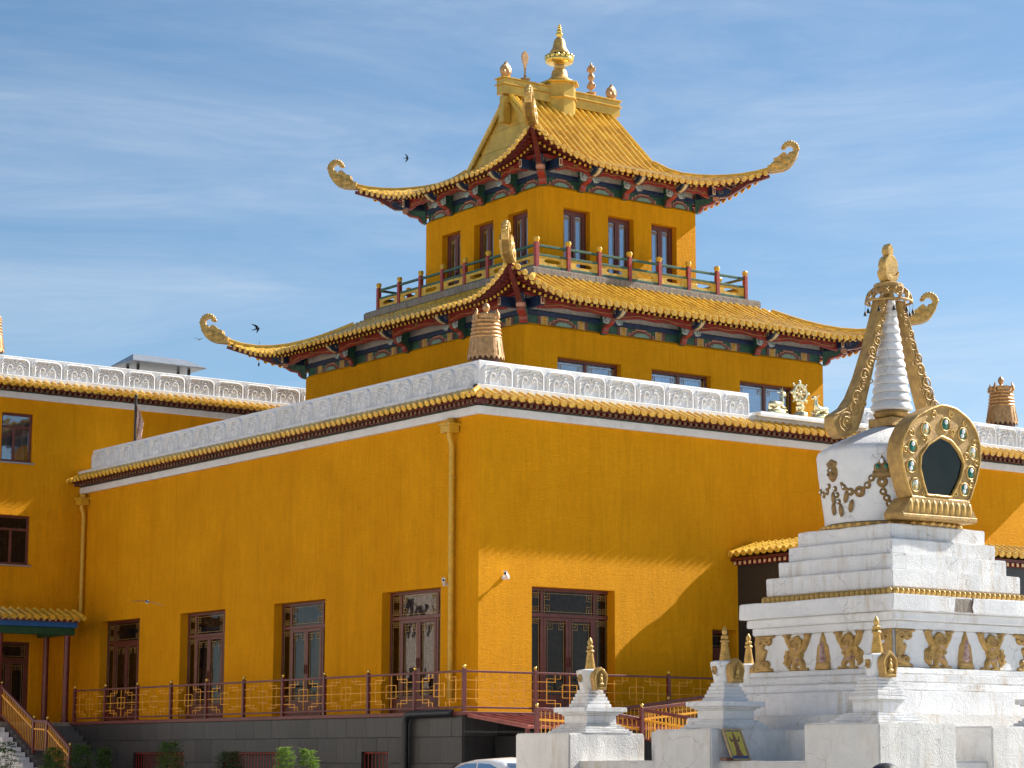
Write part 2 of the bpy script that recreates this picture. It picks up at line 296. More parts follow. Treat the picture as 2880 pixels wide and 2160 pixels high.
def wall_face(mb, P, u0, u1, v0, v1, holes, depth):
    """P(u,v,w)->xyz. wall sheet with rectangular openings and reveals going inward by depth."""
    us = sorted({u0, u1, *[h[0] for h in holes], *[h[1] for h in holes]}); vs = sorted({v0, v1, *[h[2] for h in holes], *[h[3] for h in holes]})
    for i in range(len(us)-1):
        for j in range(len(vs)-1):
            a, b, c, d = us[i], us[i+1], vs[j], vs[j+1]; mu, mv = (a+b)/2, (c+d)/2
            if any(h[0] < mu < h[1] and h[2] < mv < h[3] for h in holes): continue
            mb.add([P(a, c, 0), P(b, c, 0), P(b, d, 0), P(a, d, 0)], [(0, 1, 2, 3)])
    for a, b, c, d in holes:
        for q in (((a, c), (a, d)), ((a, d), (b, d)), ((b, d), (b, c)), ((b, c), (a, c))):
            (p0, q0), (p1, q1) = q; mb.add([P(p0, q0, 0), P(p1, q1, 0), P(p1, q1, depth), P(p0, q0, depth)], [(0, 1, 2, 3)])
# ------------------------------------------------------------------ ground
g = MB(); g.box(-700, 700, -700, 900, -.6, 0); struct('ground', g, 'paving')
# ------------------------------------------------------------------ shared pieces
def tile_mb(L, r, end=False, sp=.27):
    b = MB(); n = 7; vs = []; f = []
    st = [(0, r*1.12), (.05, r*1.12), (.051, r), (L, r)]
    for y, rr in st:
        for k in range(n+1): a = math.pi*k/n; vs.append((rr*math.cos(a), y, rr*math.sin(a)*1.05))
    for i in range(len(st)-1):
        for k in range(n): f.append((i*(n+1)+k, (i+1)*(n+1)+k, (i+1)*(n+1)+k+1, i*(n+1)+k+1))
    b.add(vs, f)
    if end:
        M = XF((0, L-.025, r*.08), (1, 0, 0), (0, 0, 1), (0, 1, 0)) ; b.lathe([(r*1.16, 0), (r*1.16, .035), (r*.9, .04), (r*.82, .03), (r*.35, .03), (r*.3, .042), (0, .042)], 12, M)
        M2 = XF((sp/2, L-.09, 0), (1, 0, 0), (0, 1, 0), (0, 0, 1)); w = sp/2-r*.95
        b.prism([(-w, .015), (w, .015), (w*.95, -.035), (w*.45, -.065), (0, -.085), (-w*.45, -.065), (-w*.95, -.035)], 0, .03, M2)
    return b
TM = {}
def tile_me(L, end):
    k = (round(L, 3), end)
    if k not in TM: TM[k] = tile_mb(L, .076, end).mesh('roof_tile' if not end else 'eave_tile', 'glazed_tile', 40)
    return TM[k]
def slope_M(p0, p1):
    y = (p1-p0).normalized(); x = y.cross(Vector((0, 0, 1))).normalized(); z = x.cross(y); return XF(p0, x, y, z)
# carved parapet panel, 1.0 x .52
def carved_panel():
    W, H = .98, .52
    s = [([(.25, -.02), (.25, .17), (.27, .25), (.33, .29), (.39, .27), (.42, .21), (.39, .16), (.35, .17), (.345, .21)], .034, .02, 1.0),
         ([(.155, -.02), (.16, .08), (.19, .14), (.2, .17)], .03, .012, .8), ([(.1, .15), (.15, .22), (.2, .24)], .03, .01, .8), ([(.12, .28), (.18, .33), (.24, .34)], .028, .01, .8),
         ([(.1, .02), (.1, .3), (.13, .39), (.2, .44), (.3, .455), (.38, .44)], .022, .018, .9), (spiral(.43, .40, .045, math.pi*.75, -1.1, 12, .3), .017, .012, 1.0),
         ([(.3, .36), (.36, .37), (.42, .33)], .026, .012, .8)]
    s = s+mir(s, W)+[([(.49, .09), (.49, .13)], .04, .03, .9), ([(.49, .3), (.49, .36)], .022, .015, .7)]
    def base(X, Y):
        dx = np.abs(X-W/2)-(W/2-.22); dy = Y-(H-.22); d = np.where((dx > 0) & (dy > 0), np.hypot(dx, dy)-.205, np.maximum(dx, dy)-.205)
        rim = np.clip(-d/.02, 0, 1)*.07; inner = np.clip((-d-.05)/.015, 0, 1)*.058; return rim-inner
    b = MB(); relief(b, s, W, H, 62, 40, .072, base=base, keep_all=True, org=(.01, 0)); b.box(.01, .99, .008, .03, 0, H); return b.mesh('carved_panel', 'white_stone', 60)
PANEL = carved_panel()
def rafter_row(L, pitch, z0, z1, o0, o1, w=.1):
    b = MB(); x = .05
    while x < L-.05:
        b.mat(0).box(x, x+w, -o1+.004, -o0, z0, z1); b.mat(1).box(x+.004, x+w-.004, -o1, -o1+.02, z0+.004, z1-.004); x += pitch
    return b
def eave_run(P, fr, L, zb, npan, pan_from=0., tiles=None, x_ext=(0, 0), pan_to=None, seed=0, groupnames=True):
    """white band, dentils, eave tiles, base strip and carved parapet along a wall. fr: wall frame at z=0, local x from 0 to L."""
    e0, e1 = x_ext; pan_to = pan_to if pan_to is not None else L
    b = MB(); b.box(-e0*.15, L+e1*.1, -.12, .01, zb, zb+.205); part('white_band', b, 'white_stone', P, M=fr, bevel=.008)
    b = MB(); b.box(-e0*.1, L, -.1, .0, zb+.207, zb+.33); part('cornice_board', b, 'beam_green', P, M=fr)
    part('rafter_ends', rafter_row(L+e0*.3, .2, zb+.235, zb+.325, .0, .34), ['lacquer_dark_red', 'rafter_dim'], P, M=fr @ T(-e0*.3, 0, 0), stuff=True)
    b = MB(); b.box(-e0*.45, L+.0, -.45, .02, zb+.328, zb+.358); part('eave_fascia', b, 'lacquer_dark_red', P, M=fr)
    b = MB(); a = e0*.6
    b.add([(0, 0, zb+.66), (L, 0, zb+.66), (L, -.6, zb+.385), (-a, -.6, zb+.385), (0, 0, zb+.62), (L, 0, zb+.62), (L, -.58, zb+.355), (-a*.95, -.58, zb+.355)], [(3, 2, 1, 0), (4, 5, 6, 7), (2, 3, 7, 6), (0, 4, 7, 3), (1, 2, 6, 5)])
    part('eave_bed', b, 'tile_pan', P, M=fr)
    n = int((L+a-.14)/.27)+1; rnd = random.Random(seed)
    for i in range(n):
        x = -a+.14+i*.27; up_ = 0 if x > 0 else -x
        p0 = fr @ Vector((x, -.04-up_*.9, zb+.655-up_*.41)); p1 = fr @ Vector((x, -.62, zb+.392)); Lt = (p1-p0).length
        if Lt < .1: continue
        M = slope_M(p0, p1) @ Matrix.Rotation(rnd.uniform(-.02, .02), 4, 'Z'); place('eave_tile', tile_me(.05*round(Lt/.05), True), P, M)
    b = MB(); b.box(-e0*.2, L, -.2, .3, zb+.60, zb+.75); part('parapet_base', b, 'white_stone', P, M=fr, bevel=.012)
    b = MB(); b.box(pan_from-(.06 if e0 else 0), pan_to, -.03, .3, zb+.752, zb+1.40); part('parapet_wall', b, 'white_stone', P, M=fr, bevel=.015)
    w = (pan_to-pan_from)/npan
    for i in range(npan): place('carved_panel', PANEL, P, fr @ T(pan_from+i*w, -.033+rnd.uniform(-.004, .004), zb+.775+rnd.uniform(-.004, .004)) @ Matrix.Diagonal((w*.985, 1, 1.08, 1)))
# ------------------------------------------------------------------ doors and windows
DC = {}
def lattice_bars(b, u0, u1, v0, v1, w, s=.16):
    t = .011; s = min(s, (u1-u0)*.3, (v1-v0)*.3); i = .05
    def H(a, c, v): b.box(a, c, w, w+t, v-t/2, v+t/2)
    def V(u, a, c): b.box(u-t/2, u+t/2, w+.001, w+t+.001, a, c)
    H(u0, u1, v0+i); H(u0, u1, v1-i); V(u0+i, v0, v1); V(u1-i, v0, v1)
    for cu, du in ((u0+i, 1), (u1-i, -1)):
        for cv, dv in ((v0+i, 1), (v1-i, -1)):
            H(min(cu, cu+du*s), max(cu, cu+du*s), cv+dv*s); V(cu+du*s, min(cv, cv+dv*s), max(cv, cv+dv*s)); H(min(cu, cu+du*s*.6), max(cu, cu+du*s*.6), cv+dv*s*.55); V(cu+du*s*.55, min(cv, cv+dv*s*.6), max(cv, cv+dv*s*.6))
def door_set(key, W, H):
    if key in DC: return DC[key]
    fm = MB(); t = .085; D = .09; panes = []; lat = MB(); cur = MB()
    def fr(u0, u1, v0, v1, d0=0, d1=D): fm.box(u0, u1, d0, d1, v0, v1)
    if key.startswith('door'):
        a, c, ts = .19*W, .81*W, .785*H
        if W < 1.6: a, c = .0, W
        fr(0, t, 0, H); fr(W-t, W, 0, H); fr(t, W-t, H-t, H); fr(t, W-t, ts-.05, ts+.05)
        cells = []
        if W >= 1.6:
            for u in (a, c): fr(u-.045, u+.045, 0, ts-.05, .002, D+.002); fr(u-.045, u+.045, ts+.05, H-t, .002, D+.002)
            cells += [(t, a-.045, ts+.05, H-t), (a+.045, c-.045, ts+.05, H-t), (c+.045, W-t, ts+.05, H-t), (t, a-.045, .14*H, ts-.05), (c+.045, W-t, .14*H, ts-.05)]
            for u0, u1 in ((t, a-.045), (c+.045, W-t)): fr(u0, u1, 0, .14*H, .02, D-.01)
        else: a, c = t-.045, W-t+.045; cells += [(t, W-t, ts+.05, H-t)]
        m = (a+c)/2
        for u0, u1 in ((a+.045, m-.004), (m+.004, c-.045)):
            e = .09; v1 = ts-.055; fr(u0, u0+e, 0, v1, -.012, D-.02); fr(u1-e, u1, 0, v1, -.012, D-.02); fr(u0+e, u1-e, v1-e, v1, -.012, D-.02); fr(u0+e, u1-e, 0, .16*H, -.008, D-.02)
            fr(u0+e+.05, u1-e-.05, .04*H, .13*H, -.02, .02); cells.append((u0+e, u1-e, .16*H, v1-e))
            fr((u1-.05 if u0 < m-.1 and u1 < m+.1 else u0+.03), (u1-.03 if u1 < m+.1 else u0+.05), .38*H, .46*H, -.05, -.01)
    elif key.startswith('tall'):      # two narrow leaves
        fr(0, t, 0, H); fr(W-t, W, 0, H); fr(t, W-t, H-t, H); m = W/2; cells = []
        for u0, u1 in ((t, m-.004), (m+.004, W-t)):
            e = .075; fr(u0, u0+e, 0, H-t, -.01, D-.02); fr(u1-e, u1, 0, H-t, -.01, D-.02); fr(u0+e, u1-e, H-t-e, H-t, -.01, D-.02); fr(u0+e, u1-e, 0, .1, -.01, D-.02); cells.append((u0+e, u1-e, .1, H-t-e))
        fm.box(m-.02, m+.03, -.06, -.01, H*.38, H*.46)
    else:                              # casement: wide window with a middle post, optional transom
        fr(0, t, 0, H); fr(W-t, W, 0, H); fr(t, W-t, H-t, H); fr(t, W-t, 0, t); m = W/2; ts = H-t if key.startswith('wide') else .72*H; cells = []
        if not key.startswith('wide'): fr(t, W-t, ts-.04, ts+.04); cells.append((t, W-t, ts+.04, H-t)); m = W*.44
        fr(m-.045, m+.045, t, ts-(0 if key.startswith('wide') else .04)); cells += [(t, m-.045, t, ts-.04), (m+.045, W-t, t, ts-.04)]
    for u0, u1, v0, v1 in cells:
        if u1-u0 > .12 and not key.startswith('casement'): lattice_bars(lat, u0, u1, v0, v1, .018)
    cur_m = 'curtain_pale' if key.startswith(('wide', 'tall')) else 'curtain'
    nx = max(8, int(W*22)); pts = []
    rr = random.Random(hash(key) % 97 if False else len(key)*7)
    gap = rr.uniform(.42, .58)
    for v in (.02, H-.04):
        for i in range(nx+1):
            u = .03+(W-.06)*i/nx; pts.append((u, .22+.035*math.sin(u*38)+.03*math.sin(u*13+1), v))
    cur.grid(pts, nx+1, 2)
    DC[key] = (fm.mesh('door_frame', 'door_brown', 0, .006), cells, lat.mesh('lattice', 'gold_old') if lat.v else None, cur.mesh('curtain', cur_m, 60)); return DC[key]
def pane_me(w, h, mat):
    k = ('pane', round(w, 3), round(h, 3), mat)
    if k not in DC: b = MB(); b.box(0, w, .03, .038, 0, h); DC[k] = b.mesh('pane', mat)
    return DC[k]
def opening(P, name, key, M, W, H, gl='glass', curtain=True):
    fm, cells, lat, cur = door_set(key, W, H); d = place(name, fm, P, M)
    for u0, u1, v0, v1 in cells: place('pane', pane_me(u1-u0, v1-v0, gl), d, M @ T(u0, 0, v0))
    if lat: place('lattice', lat, d, M)
    if curtain: place('curtain', cur, d, M)
    return d
# ------------------------------------------------------------------ main hall
HX, HY, ZB, TZ = 22.0, 22.9, 10.37, 2.78
hall = thing('temple_hall', 'large yellow plastered temple hall with carved white parapet and tiled eaves', 'building', (0, 0, 0))
b = MB(); P = lambda u, v, w: (w, HY-u, v)
LD = [(HY-y1, HY-y0, TZ, 6.05) for y0, y1 in ((1.68, 4.47), (7.36, 10.16), (13.02, 15.82), (18.52, 21.3))]
wall_face(b, P, 0, HY, 0, ZB+.01, LD, .45)
P2 = lambda u, v, w: (u, w, v)
RD = [(1.68, 4.4, TZ, 6.05), (7.78, 8.66, TZ, 5.16)]
wall_face(b, P2, 0, HX, 0, ZB+.01, RD, .45)
b.add([(HX, 0, 0), (HX, HY, 0), (HX, HY, ZB), (HX, 0, ZB)], [(0, 1, 2, 3)]); b.add([(0, HY, 0), (HX, HY, 0), (HX, HY, ZB), (0, HY, ZB)], [(3, 2, 1, 0)])
part('wall', b, 'plaster_yellow', hall)
b = MB(); b.box(.02, HX-.02, .02, HY-.02, ZB+.62, ZB+.70); part('flat_roof', b, 'roof_grey', hall)
for k, (u0, u1, v0, v1) in enumerate(LD): opening(hall, 'door', 'door_main', FR_X(.26, HY-u0, TZ), u1-u0, v1-v0)
opening(hall, 'door', 'door_main', FR_Y(1.70, .30, TZ), 2.70, 3.26); opening(hall, 'door', 'door_small', FR_Y(7.79, .35, TZ), .86, 2.37)
eave_run(hall, FR_X(0, HY+.05, 0), HY+.05, ZB, 22, .75, seed=1)
eave_run(hall, FR_Y(0, 0, 0), 9.35, ZB, 9, .02, x_ext=(1, 0), pan_to=9.2, seed=2)
eave_run(hall, FR_Y(9.351, 0, 0), HX-9.351, ZB, 9, 4.3, seed=3)
b = MB(); b.box(9.25, 13.6, -.45, .9, ZB+.76, ZB+.86); b.box(9.15, 13.7, -.55, -.452, ZB+.70, ZB+.80); part('ornament_ledge', b, 'white_stone', hall, bevel=.012)
# mitred outer corner: extend left run tiles to the corner
fr = FR_X(0, .0, 0)
b = MB(); b.add([(0, 0, ZB+.66), (-.6, -.6, ZB+.385), (-.6, .0, ZB+.385), (-.58, -.58, ZB+.355), (-.58, 0, ZB+.355)], [(0, 2, 1), (1, 2, 4, 3)]); part('eave_bed', b, 'tile_pan', hall)
for i in range(2):
    x = .13+i*.27; p0 = fr @ Vector((x, -.04-x*.9, ZB+.655-x*.41)); p1 = fr @ Vector((x, -.62, ZB+.392)); place('eave_tile', tile_me(.05*round((p1-p0).length/.05), True), hall, slope_M(p0, p1))
b = MB(); b.tube([(-.05, -.05, ZB+.69), (-.64, -.64, ZB+.43)], .075, 8); b.sphere((-.66, -.66, ZB+.42), .085); part('hip_tile', b, 'glazed_tile', hall, 40)
for nm, mt, bx in (('cornice_board', 'beam_green', (-.1, .0, -.1, .0, ZB+.208, ZB+.33)), ('eave_fascia', 'lacquer_dark_red', (-.45, 0, -.447, .0, ZB+.3265, ZB+.3555)), ('white_band', 'white_stone', (-.12, .0, -.118, .0, ZB+.0015, ZB+.2035)), ('parapet_base', 'white_stone', (-.2, .0, -.198, .0, ZB+.602, ZB+.748))):
    b = MB(); b.box(*bx); part(nm, b, mt, hall)
part('rafter_ends', rafter_row(.5, .2, ZB+.235, ZB+.325, .0, .34), ['lacquer_dark_red', 'rafter_dim'], hall, M=FR_X(0, .0, 0), stuff=True)
def downpipe(P, M, ztop, zbot, foot=False):
    b = MB(); b.box(-.2, .2, -.34, -.04, ztop-.02, ztop+.16); b.box(-.24, .24, -.38, .0, ztop+.161, ztop+.22); b.lathe([(.11, ztop+.222), (.12, ztop+.3), (.09, ztop+.36), (.0, ztop+.37)], 10, T(0, -.17, 0))
    pts = [(0, -.2, ztop-.02), (0, -.2, ztop-.12), (0, -.13, ztop-.3), (0, -.12, ztop-.5), (0, -.12, zbot+.3)]
    if foot: pts += [(0, -.12, zbot+.12), (-.06, -.14, zbot+.02), (-.3, -.16, zbot)]
    b.tube(pts, .075, 12)
    z = ztop-1.2
    while z > zbot+.5: b.lathe([(.085, z), (.085, z+.05)], 12, T(0, -.12, 0)); b.box(-.02, .02, -.05, .0, z, z+.05); z -= 1.9
    o = part('downpipe', b, 'yellow_pipe', P, 40, M=M); return o
downpipe(hall, FR_X(0, 1.05, 0), 10.0, 2.85); downpipe(hall, FR_X(0, 22.55, 0), 9.98, 6.2, True)
# ------------------------------------------------------------------ terrace
ter = thing('terrace', 'dark granite plinth terrace around the foot of the yellow hall', 'terrace', (-1.5, 0, 0))
b = MB(); b.box(-1.44, -.002, -1.44, 23, 2.56, TZ); b.box(-.002, 9.2, -1.44, -.004, 2.56, TZ-.002); b.box(-4.4, -1.442, 20.12, 22.88, 2.5, TZ-.004); part('floor_slab', b, 'concrete', ter)
b = MB(); b.box(-1.56, -1.2, -1.56, 20.1, 2.70, 2.782+.012); b.box(-1.199, 9.2, -1.56, -1.2, 2.7015, 2.7925); part('edge_coping', b, 'rail_red', ter, bevel=.006)
WN = [(1.8, 3.05), (7.18, 10.32), (12.6, 15.78)]
b = MB(); PP = lambda u, v, w: (-1.42+w, HY-u, v); wall_face(b, PP, HY-20.1, HY+1.42, 0, 2.56, [(HY-c, HY-a, .95, 1.83) for a, c in WN], .55)
b.add([(-1.42, -1.42, 0), (9.2, -1.42, 0), (9.2, -1.42, 2.56), (-1.42, -1.42, 2.56)], [(0, 1, 2, 3)]); part('plinth_core', b, 'void_black', ter)
SL = {}
def slab(w, h):
    k = (round(w, 3), round(h, 3))
    if k not in SL: q = MB(); q.box(.003, w-.003, -.035, .04, .003, h-.003); SL[k] = q.mesh('granite_slab', 'granite_dark', 0, .004)
    return SL[k]
rows = [(2.19, 2.70), (1.55, 2.19), (.91, 1.55), (.0, .91)]
for ri, (z0, z1) in enumerate(rows):
    y = 20.1
    off = .47*(ri % 2); cuts = [20.1]; yy = 20.1-(.96-off)
    while yy > -1.3: cuts.append(round(yy, 3)); yy -= .96
    cuts.append(-1.46); ed = sorted(set(cuts+[v for w in WN for v in w] if z0 < 1.83 and z1 > .95 else cuts), reverse=True)
    for a, c in zip(ed[:-1], ed[1:]):
        if a-c < .04: continue
        m = (a+c)/2; zz0, zz1 = z0, z1; j = random.uniform(-.003, .003)
        w = next((w for w in WN if w[0] < m < w[1]), None)
        if w and z0 < 1.83:
            segs = [(max(z0, 1.83), z1)] if z1 > 1.83 else []
            if z0 < .95: segs.append((z0, min(z1, .95)))
            for s0, s1 in segs: place('granite_slab', slab(a-c, s1-s0), ter, FR_X(-1.46+j, a, s0))
        else: place('granite_slab', slab(a-c, z1-z0), ter, FR_X(-1.46+j, a, z0))
    x = -1.46
    while x < 9.0: place('granite_slab', slab(.96, z1-z0), ter, FR_Y(x, -1.46+random.uniform(-.003, .003), z0)); x += .96
for a, c in WN:
    b = MB(); b.box(-1.40, -1.39, a, c, 1.795, 1.825); b.box(-1.40, -1.39, a, c, 1.0, 1.03)
    n = int((c-a)/.16)
    for i in range(n+1): y = a+.02+(c-a-.04)*i/n; b.box(-1.405, -1.39, y-.008, y+.008, .97, 1.82)
    part('window_grille', b, 'post_red', ter, label='orange red bars over a basement window')
    b = MB(); b.box(-1.18, -1.15, a+.02, c-.02, .96, 1.82); part('window_dark_backing', b, 'granite_dark', ter)  # dark sheet standing in for the unlit recess behind the bars
b = MB(); b.tube([(-1.62, .86, 0), (-1.62, .86, 2.5), (-1.62, .8, 2.66), (-1.62, .68, 2.73), (-1.62, .5, 2.745), (-1.6, -1.15, 2.76)], .1, 10); part('black_drainpipe', b, 'black_pipe', ter, 40)
# ------------------------------------------------------------------ terrace railing
rail = thing('terrace_railing', 'dark red terrace railing with orange fret lattice and gold ball finials', 'railing', (-1.4, 0, TZ))
b = MB(); b.box(-.045, .045, -.045, .045, 0, 1.04); POST = b.mesh('post', 'rail_red', 0, .006)
b = MB(); b.lathe([(.025, 1.04), (.035, 1.05), (.025, 1.06), (.036, 1.075), (.042, 1.098), (.033, 1.125), (.01, 1.14), (0, 1.142)], 12); FIN = b.mesh('finial', 'gold_bright', 50)
def fret_panel(w):
    b = MB(); y0, h = .14, .80; t = .016
    def H(v, a, c): b.box(a*w-t/2, c*w+t/2, -t/2, t/2, y0+v*h-t/2, y0+v*h+t/2)
    def V(u, a, c): b.box(u*w-t/2, u*w+t/2, -t/2-.001, t/2+.001, y0+a*h, y0+c*h)
    V(.5, 0, 1); H(.5, 0, 1); H(.3, .39, .61); H(.7, .39, .61); V(.39, .3, .7); V(.61, .3, .7)
    for s in (0, 1):
        f = (lambda x: x) if s == 0 else (lambda x: 1-x); o = lambda a, c: (min(f(a), f(c)), max(f(a), f(c)))
        for q in (0, 1):
            g_ = (lambda x: x) if q == 0 else (lambda x: 1-x); p = lambda a, c: (min(g_(a), g_(c)), max(g_(a), g_(c)))
            H(g_(.22), *o(0, .28)); V(f(.28), *p(.0, .22)); H(g_(.12), *o(.15, .36)); V(f(.36), *p(0, .12)); V(f(.15), *p(.12, .5))
    return b.mesh('fret_lattice', 'rail_orange')
FP = fret_panel(2.06)
def rail_run(P, fr, n, first=True):
    for k in range(n+1):
        if k == 0 and not first: continue
        p = place('post', POST, P, fr @ T(k*2.15, 0, 0)); place('finial', FIN, p, fr @ T(k*2.15, 0, 0))
    b = MB(); b.box(.046, n*2.15-.046, -.03, .03, .95, 1.0); part('top_rail', b, 'rail_red', P, M=fr, bevel=.006)
    b = MB(); b.box(.046, n*2.15-.046, -.025, .025, .085, .13); part('bottom_rail', b, 'rail_red', P, M=fr, bevel=.006)
    for k in range(n): place('fret_lattice', FP, P, fr @ T(k*2.15+.045, 0, 0))
rail_run(rail, FR_X(-1.4, 20.1, TZ+.012), 10); rail_run(rail, FR_Y(-1.4, -1.4, TZ+.012), 4, False)
# ------------------------------------------------------------------ sloping canopy over the basement ramp
gc = thing('basement_canopy', 'low sloping red sheet metal roof over a black basement opening', 'canopy', (-1.4, -2.7, 0))
b = MB(); b.add([(-1.42, -1.565, 2.70), (3.6, -1.565, 2.70), (3.6, -4.0, 2.42), (-1.42, -4.0, 2.42), (-1.42, -1.565, 2.66), (3.6, -1.565, 2.66), (3.6, -4.0, 2.36), (-1.42, -4.0, 2.36)], [(3, 2, 1, 0), (4, 5, 6, 7), (0, 4, 7, 3), (3, 7, 6, 2), (1, 2, 6, 5)]); part('roof_sheet', b, 'roof_red_sheet', gc)
for k in range(13):
    q = MB(); x = -1.40+.4*k; q.bar((x, -1.57, 2.72), (x, -4.0, 2.44), .04, .05); part('seam_rib', q, 'roof_red_sheet', gc)
b = MB(); b.box(-1.40, -1.32, -3.98, -3.9, 0, 2.37); b.box(3.5, 3.58, -3.98, -3.9, 0, 2.37); part('post', b, 'rail_red', gc)
b = MB(); b.box(-.6, 3.49, -3.88, -1.58, 0, 2.2); part('opening_shade', b, 'void_black', gc)  # solid black block painted in for the shade inside the basement opening
# ------------------------------------------------------------------ ramp railings with upright bars
def bar_rail(name, label, pts, h, posts, group='red and orange ramp railings'):
    t = thing(name, label, 'railing', (pts[0][0], pts[0][1], pts[0][2]-h), group)
    for a, c in zip(pts[:-1], pts[1:]):
        a = Vector(a); c = Vector(c); dz = Vector((0, 0, 1))
        q = MB(); q.bar(a, c, .07, .075); part('top_rail', q, 'rail_red', t, bevel=.006)
        q = MB(); q.bar(a-dz*(h-.1), c-dz*(h-.1), .045, .045); part('bottom_rail', q, 'rail_red', t)
        q = MB(); q.bar(a-dz*.24, c-dz*.24, .05, .05); part('hand_rail', q, 'rail_orange', t)
        n = max(2, int((c-a).length/.125)); q = MB()
        for i in range(1, n): p = a.lerp(c, i/n); q.box(p.x-.009, p.x+.009, p.y-.009, p.y+.009, p.z-h+.1, p.z-.03)
        part('bars', q, 'rail_orange', t)
    for p in posts: o = place('post', POST, t, T(p[0], p[1], p[2]-1.0)); place('finial', FIN, o, T(p[0], p[1], p[2]-1.0))
    return t
bar_rail('ramp_railing', 'ramp railing running along the low wall behind the leftmost small stupa', [(-1.51, -4.5, 2.80), (.75, -4.5, 2.72), (1.6, -4.5, 2.60)], .85, [(-1.51, -4.5, 2.80)])
bar_rail('ramp_railing', 'ramp railing rising to the right nearest the yellow wall', [(2.6, -2.4, 2.90), (6.6, -2.4, 3.40)], .8, [(4.2, -2.4, 3.1), (6.6, -2.4, 3.4)])
bar_rail('ramp_railing', 'middle ramp railing rising from a gold topped corner post', [(1.52, -4.62, 2.84), (6.2, -4.62, 3.36)], .8, [(1.52, -4.62, 2.84), (4.4, -4.62, 3.16)])
bar_rail('ramp_railing', 'short ramp railing sloping down towards the stupas from the corner post', [(1.52, -4.74, 2.82), (1.52, -8.4, 2.35)], .8, [(1.52, -8.4, 2.36)])
b = MB(); b.add([(1.6, -4.6, 0), (9.0, -4.6, 0), (9.0, -1.58, 0), (1.6, -1.58, 0), (3.7, -4.6, 2.06), (9.0, -4.6, 2.6), (9.0, -1.58, 2.6), (3.7, -1.58, 2.06)], [(3, 2, 1, 0), (4, 5, 6, 7), (0, 1, 5, 4), (1, 2, 6, 5), (2, 3, 7, 6), (3, 0, 4, 7)]); struct('ramp', b, 'concrete')
# ------------------------------------------------------------------ entrance porch in the middle of the right wall
po = thing('entrance_porch', 'dark granite entrance porch with yellow tiled roof, mostly hidden behind the big stupa', 'porch', (13, -2, 0))
b = MB(); b.box(8.72, 18.6, -4.25, -.003, 0, 7.02); part('wall', b, 'granite_dark', po)
b = MB(); zt = 7.52; e = .32
b.add([(8.4, 0.0, 7.2), (8.4, -4.57, 7.2), (18.9, -4.57, 7.2), (18.9, 0, 7.2), (9.3, 0, zt), (9.3, -3.67, zt), (18.0, -3.67, zt), (18.0, 0, zt)], [(0, 1, 5, 4), (1, 2, 6, 5), (2, 3, 7, 6), (5, 6, 7, 4)]); part('roof_bed', b, 'tile_pan', po)
b = MB(); b.box(8.46, 18.84, -4.5, -.002, 7.04, 7.12); part('eave_fascia', b, 'lacquer_dark_red', po)
part('rafter_ends', rafter_row(4.2, .2, 6.93, 7.03, 0, .2), ['lacquer_red', 'fret_cream'], po, M=FR_X(8.72, -.02, 0), stuff=True); part('rafter_ends', rafter_row(9.8, .2, 6.93, 7.03, 0, .2), ['lacquer_red', 'fret_cream'], po, M=FR_Y(8.75, -4.25, 0), stuff=True)
def tile_col(P, p_top, p_eave, seg=.42):
    L = (p_eave-p_top).length; n = max(1, round(L/seg)); l = L/n
    for i in range(n):
        a = p_top.lerp(p_eave, i/n); c = p_top.lerp(p_eave, (i+1)/n); place('eave_tile' if i == n-1 else 'roof_tile', tile_me(.02*round((l+.03)/.02), i == n-1), P, slope_M(a+Vector((0, 0, .012*(i % 2))), c+Vector((0, 0, .012*(i % 2)))))
for i in range(16):
    y = -.14-.27*i; f = min(1, (4.57+y)/.9)
    if f > .08: tile_col(po, Vector((8.4+.9*f, y, 7.22+.32*f)), Vector((8.36, y, 7.22)))
for i in range(38):
    x = 8.55+.27*i; f = min(1, (x-8.4)/.9, (18.9-x)/.9)
    if f > .08: tile_col(po, Vector((x, -4.57+.9*f, 7.22+.32*f)), Vector((x, -4.61, 7.22)))
# ------------------------------------------------------------------ left wing
wg = thing('side_wing', 'taller yellow wing behind the hall with two brown framed windows and carved parapet', 'building', (0, 23, 0))
WY = HY+.02; ZW = 13.38
b = MB(); P3 = lambda u, v, w: (u, WY+w, v)
WX = -4.35
wall_face(b, P3, WX, 9.5, 0, ZW+.01, [(-2.98, -1.86, 11.27, 12.9), (-2.98, -1.84, 7.9, 9.52), (-3.1, -1.68, TZ, 5.4)], .2)
b.add([(9.5, WY, 0), (9.5, WY+12, 0), (9.5, WY+12, ZW), (9.5, WY, ZW)], [(0, 1, 2, 3)]); b.add([(WX, WY, 0), (WX, WY+12, 0), (WX, WY+12, ZW), (WX, WY, ZW)], [(3, 2, 1, 0)]); b.add([(WX, WY+12, 0), (9.5, WY+12, 0), (9.5, WY+12, ZW), (WX, WY+12, ZW)], [(3, 2, 1, 0)])
part('wall', b, 'plaster_yellow', wg)
b = MB(); b.box(WX+.02, 9.48, WY+.02, WY+11.9, ZW+.6, ZW+.7); part('flat_roof', b, 'roof_grey', wg)
eave_run(wg, FR_Y(WX, WY, 0), 9.5-WX, ZW, 12, .0, seed=5, x_ext=(1, 0))
eave_run(wg, FR_X(WX, WY+12, 0), 12.0, ZW, 11, .0, seed=6)
for x, z, W, H in ((-2.98, 11.27, 1.12, 1.63), (-2.98, 7.9, 1.14, 1.62)):
    opening(wg, 'window', 'casement_%.2f' % W, FR_Y(x, WY+.12, z), W, H, 'glass_sky' if z > 10 else 'glass')
    b = MB(); b.box(x-.05, x+W+.05, WY-.07, WY+.1, z-.05, z-.002); part('window_sill', b, 'metal_grey', wg)
opening(wg, 'door', 'door_wing', FR_Y(-3.1, WY+.12, TZ), 1.42, 2.62)
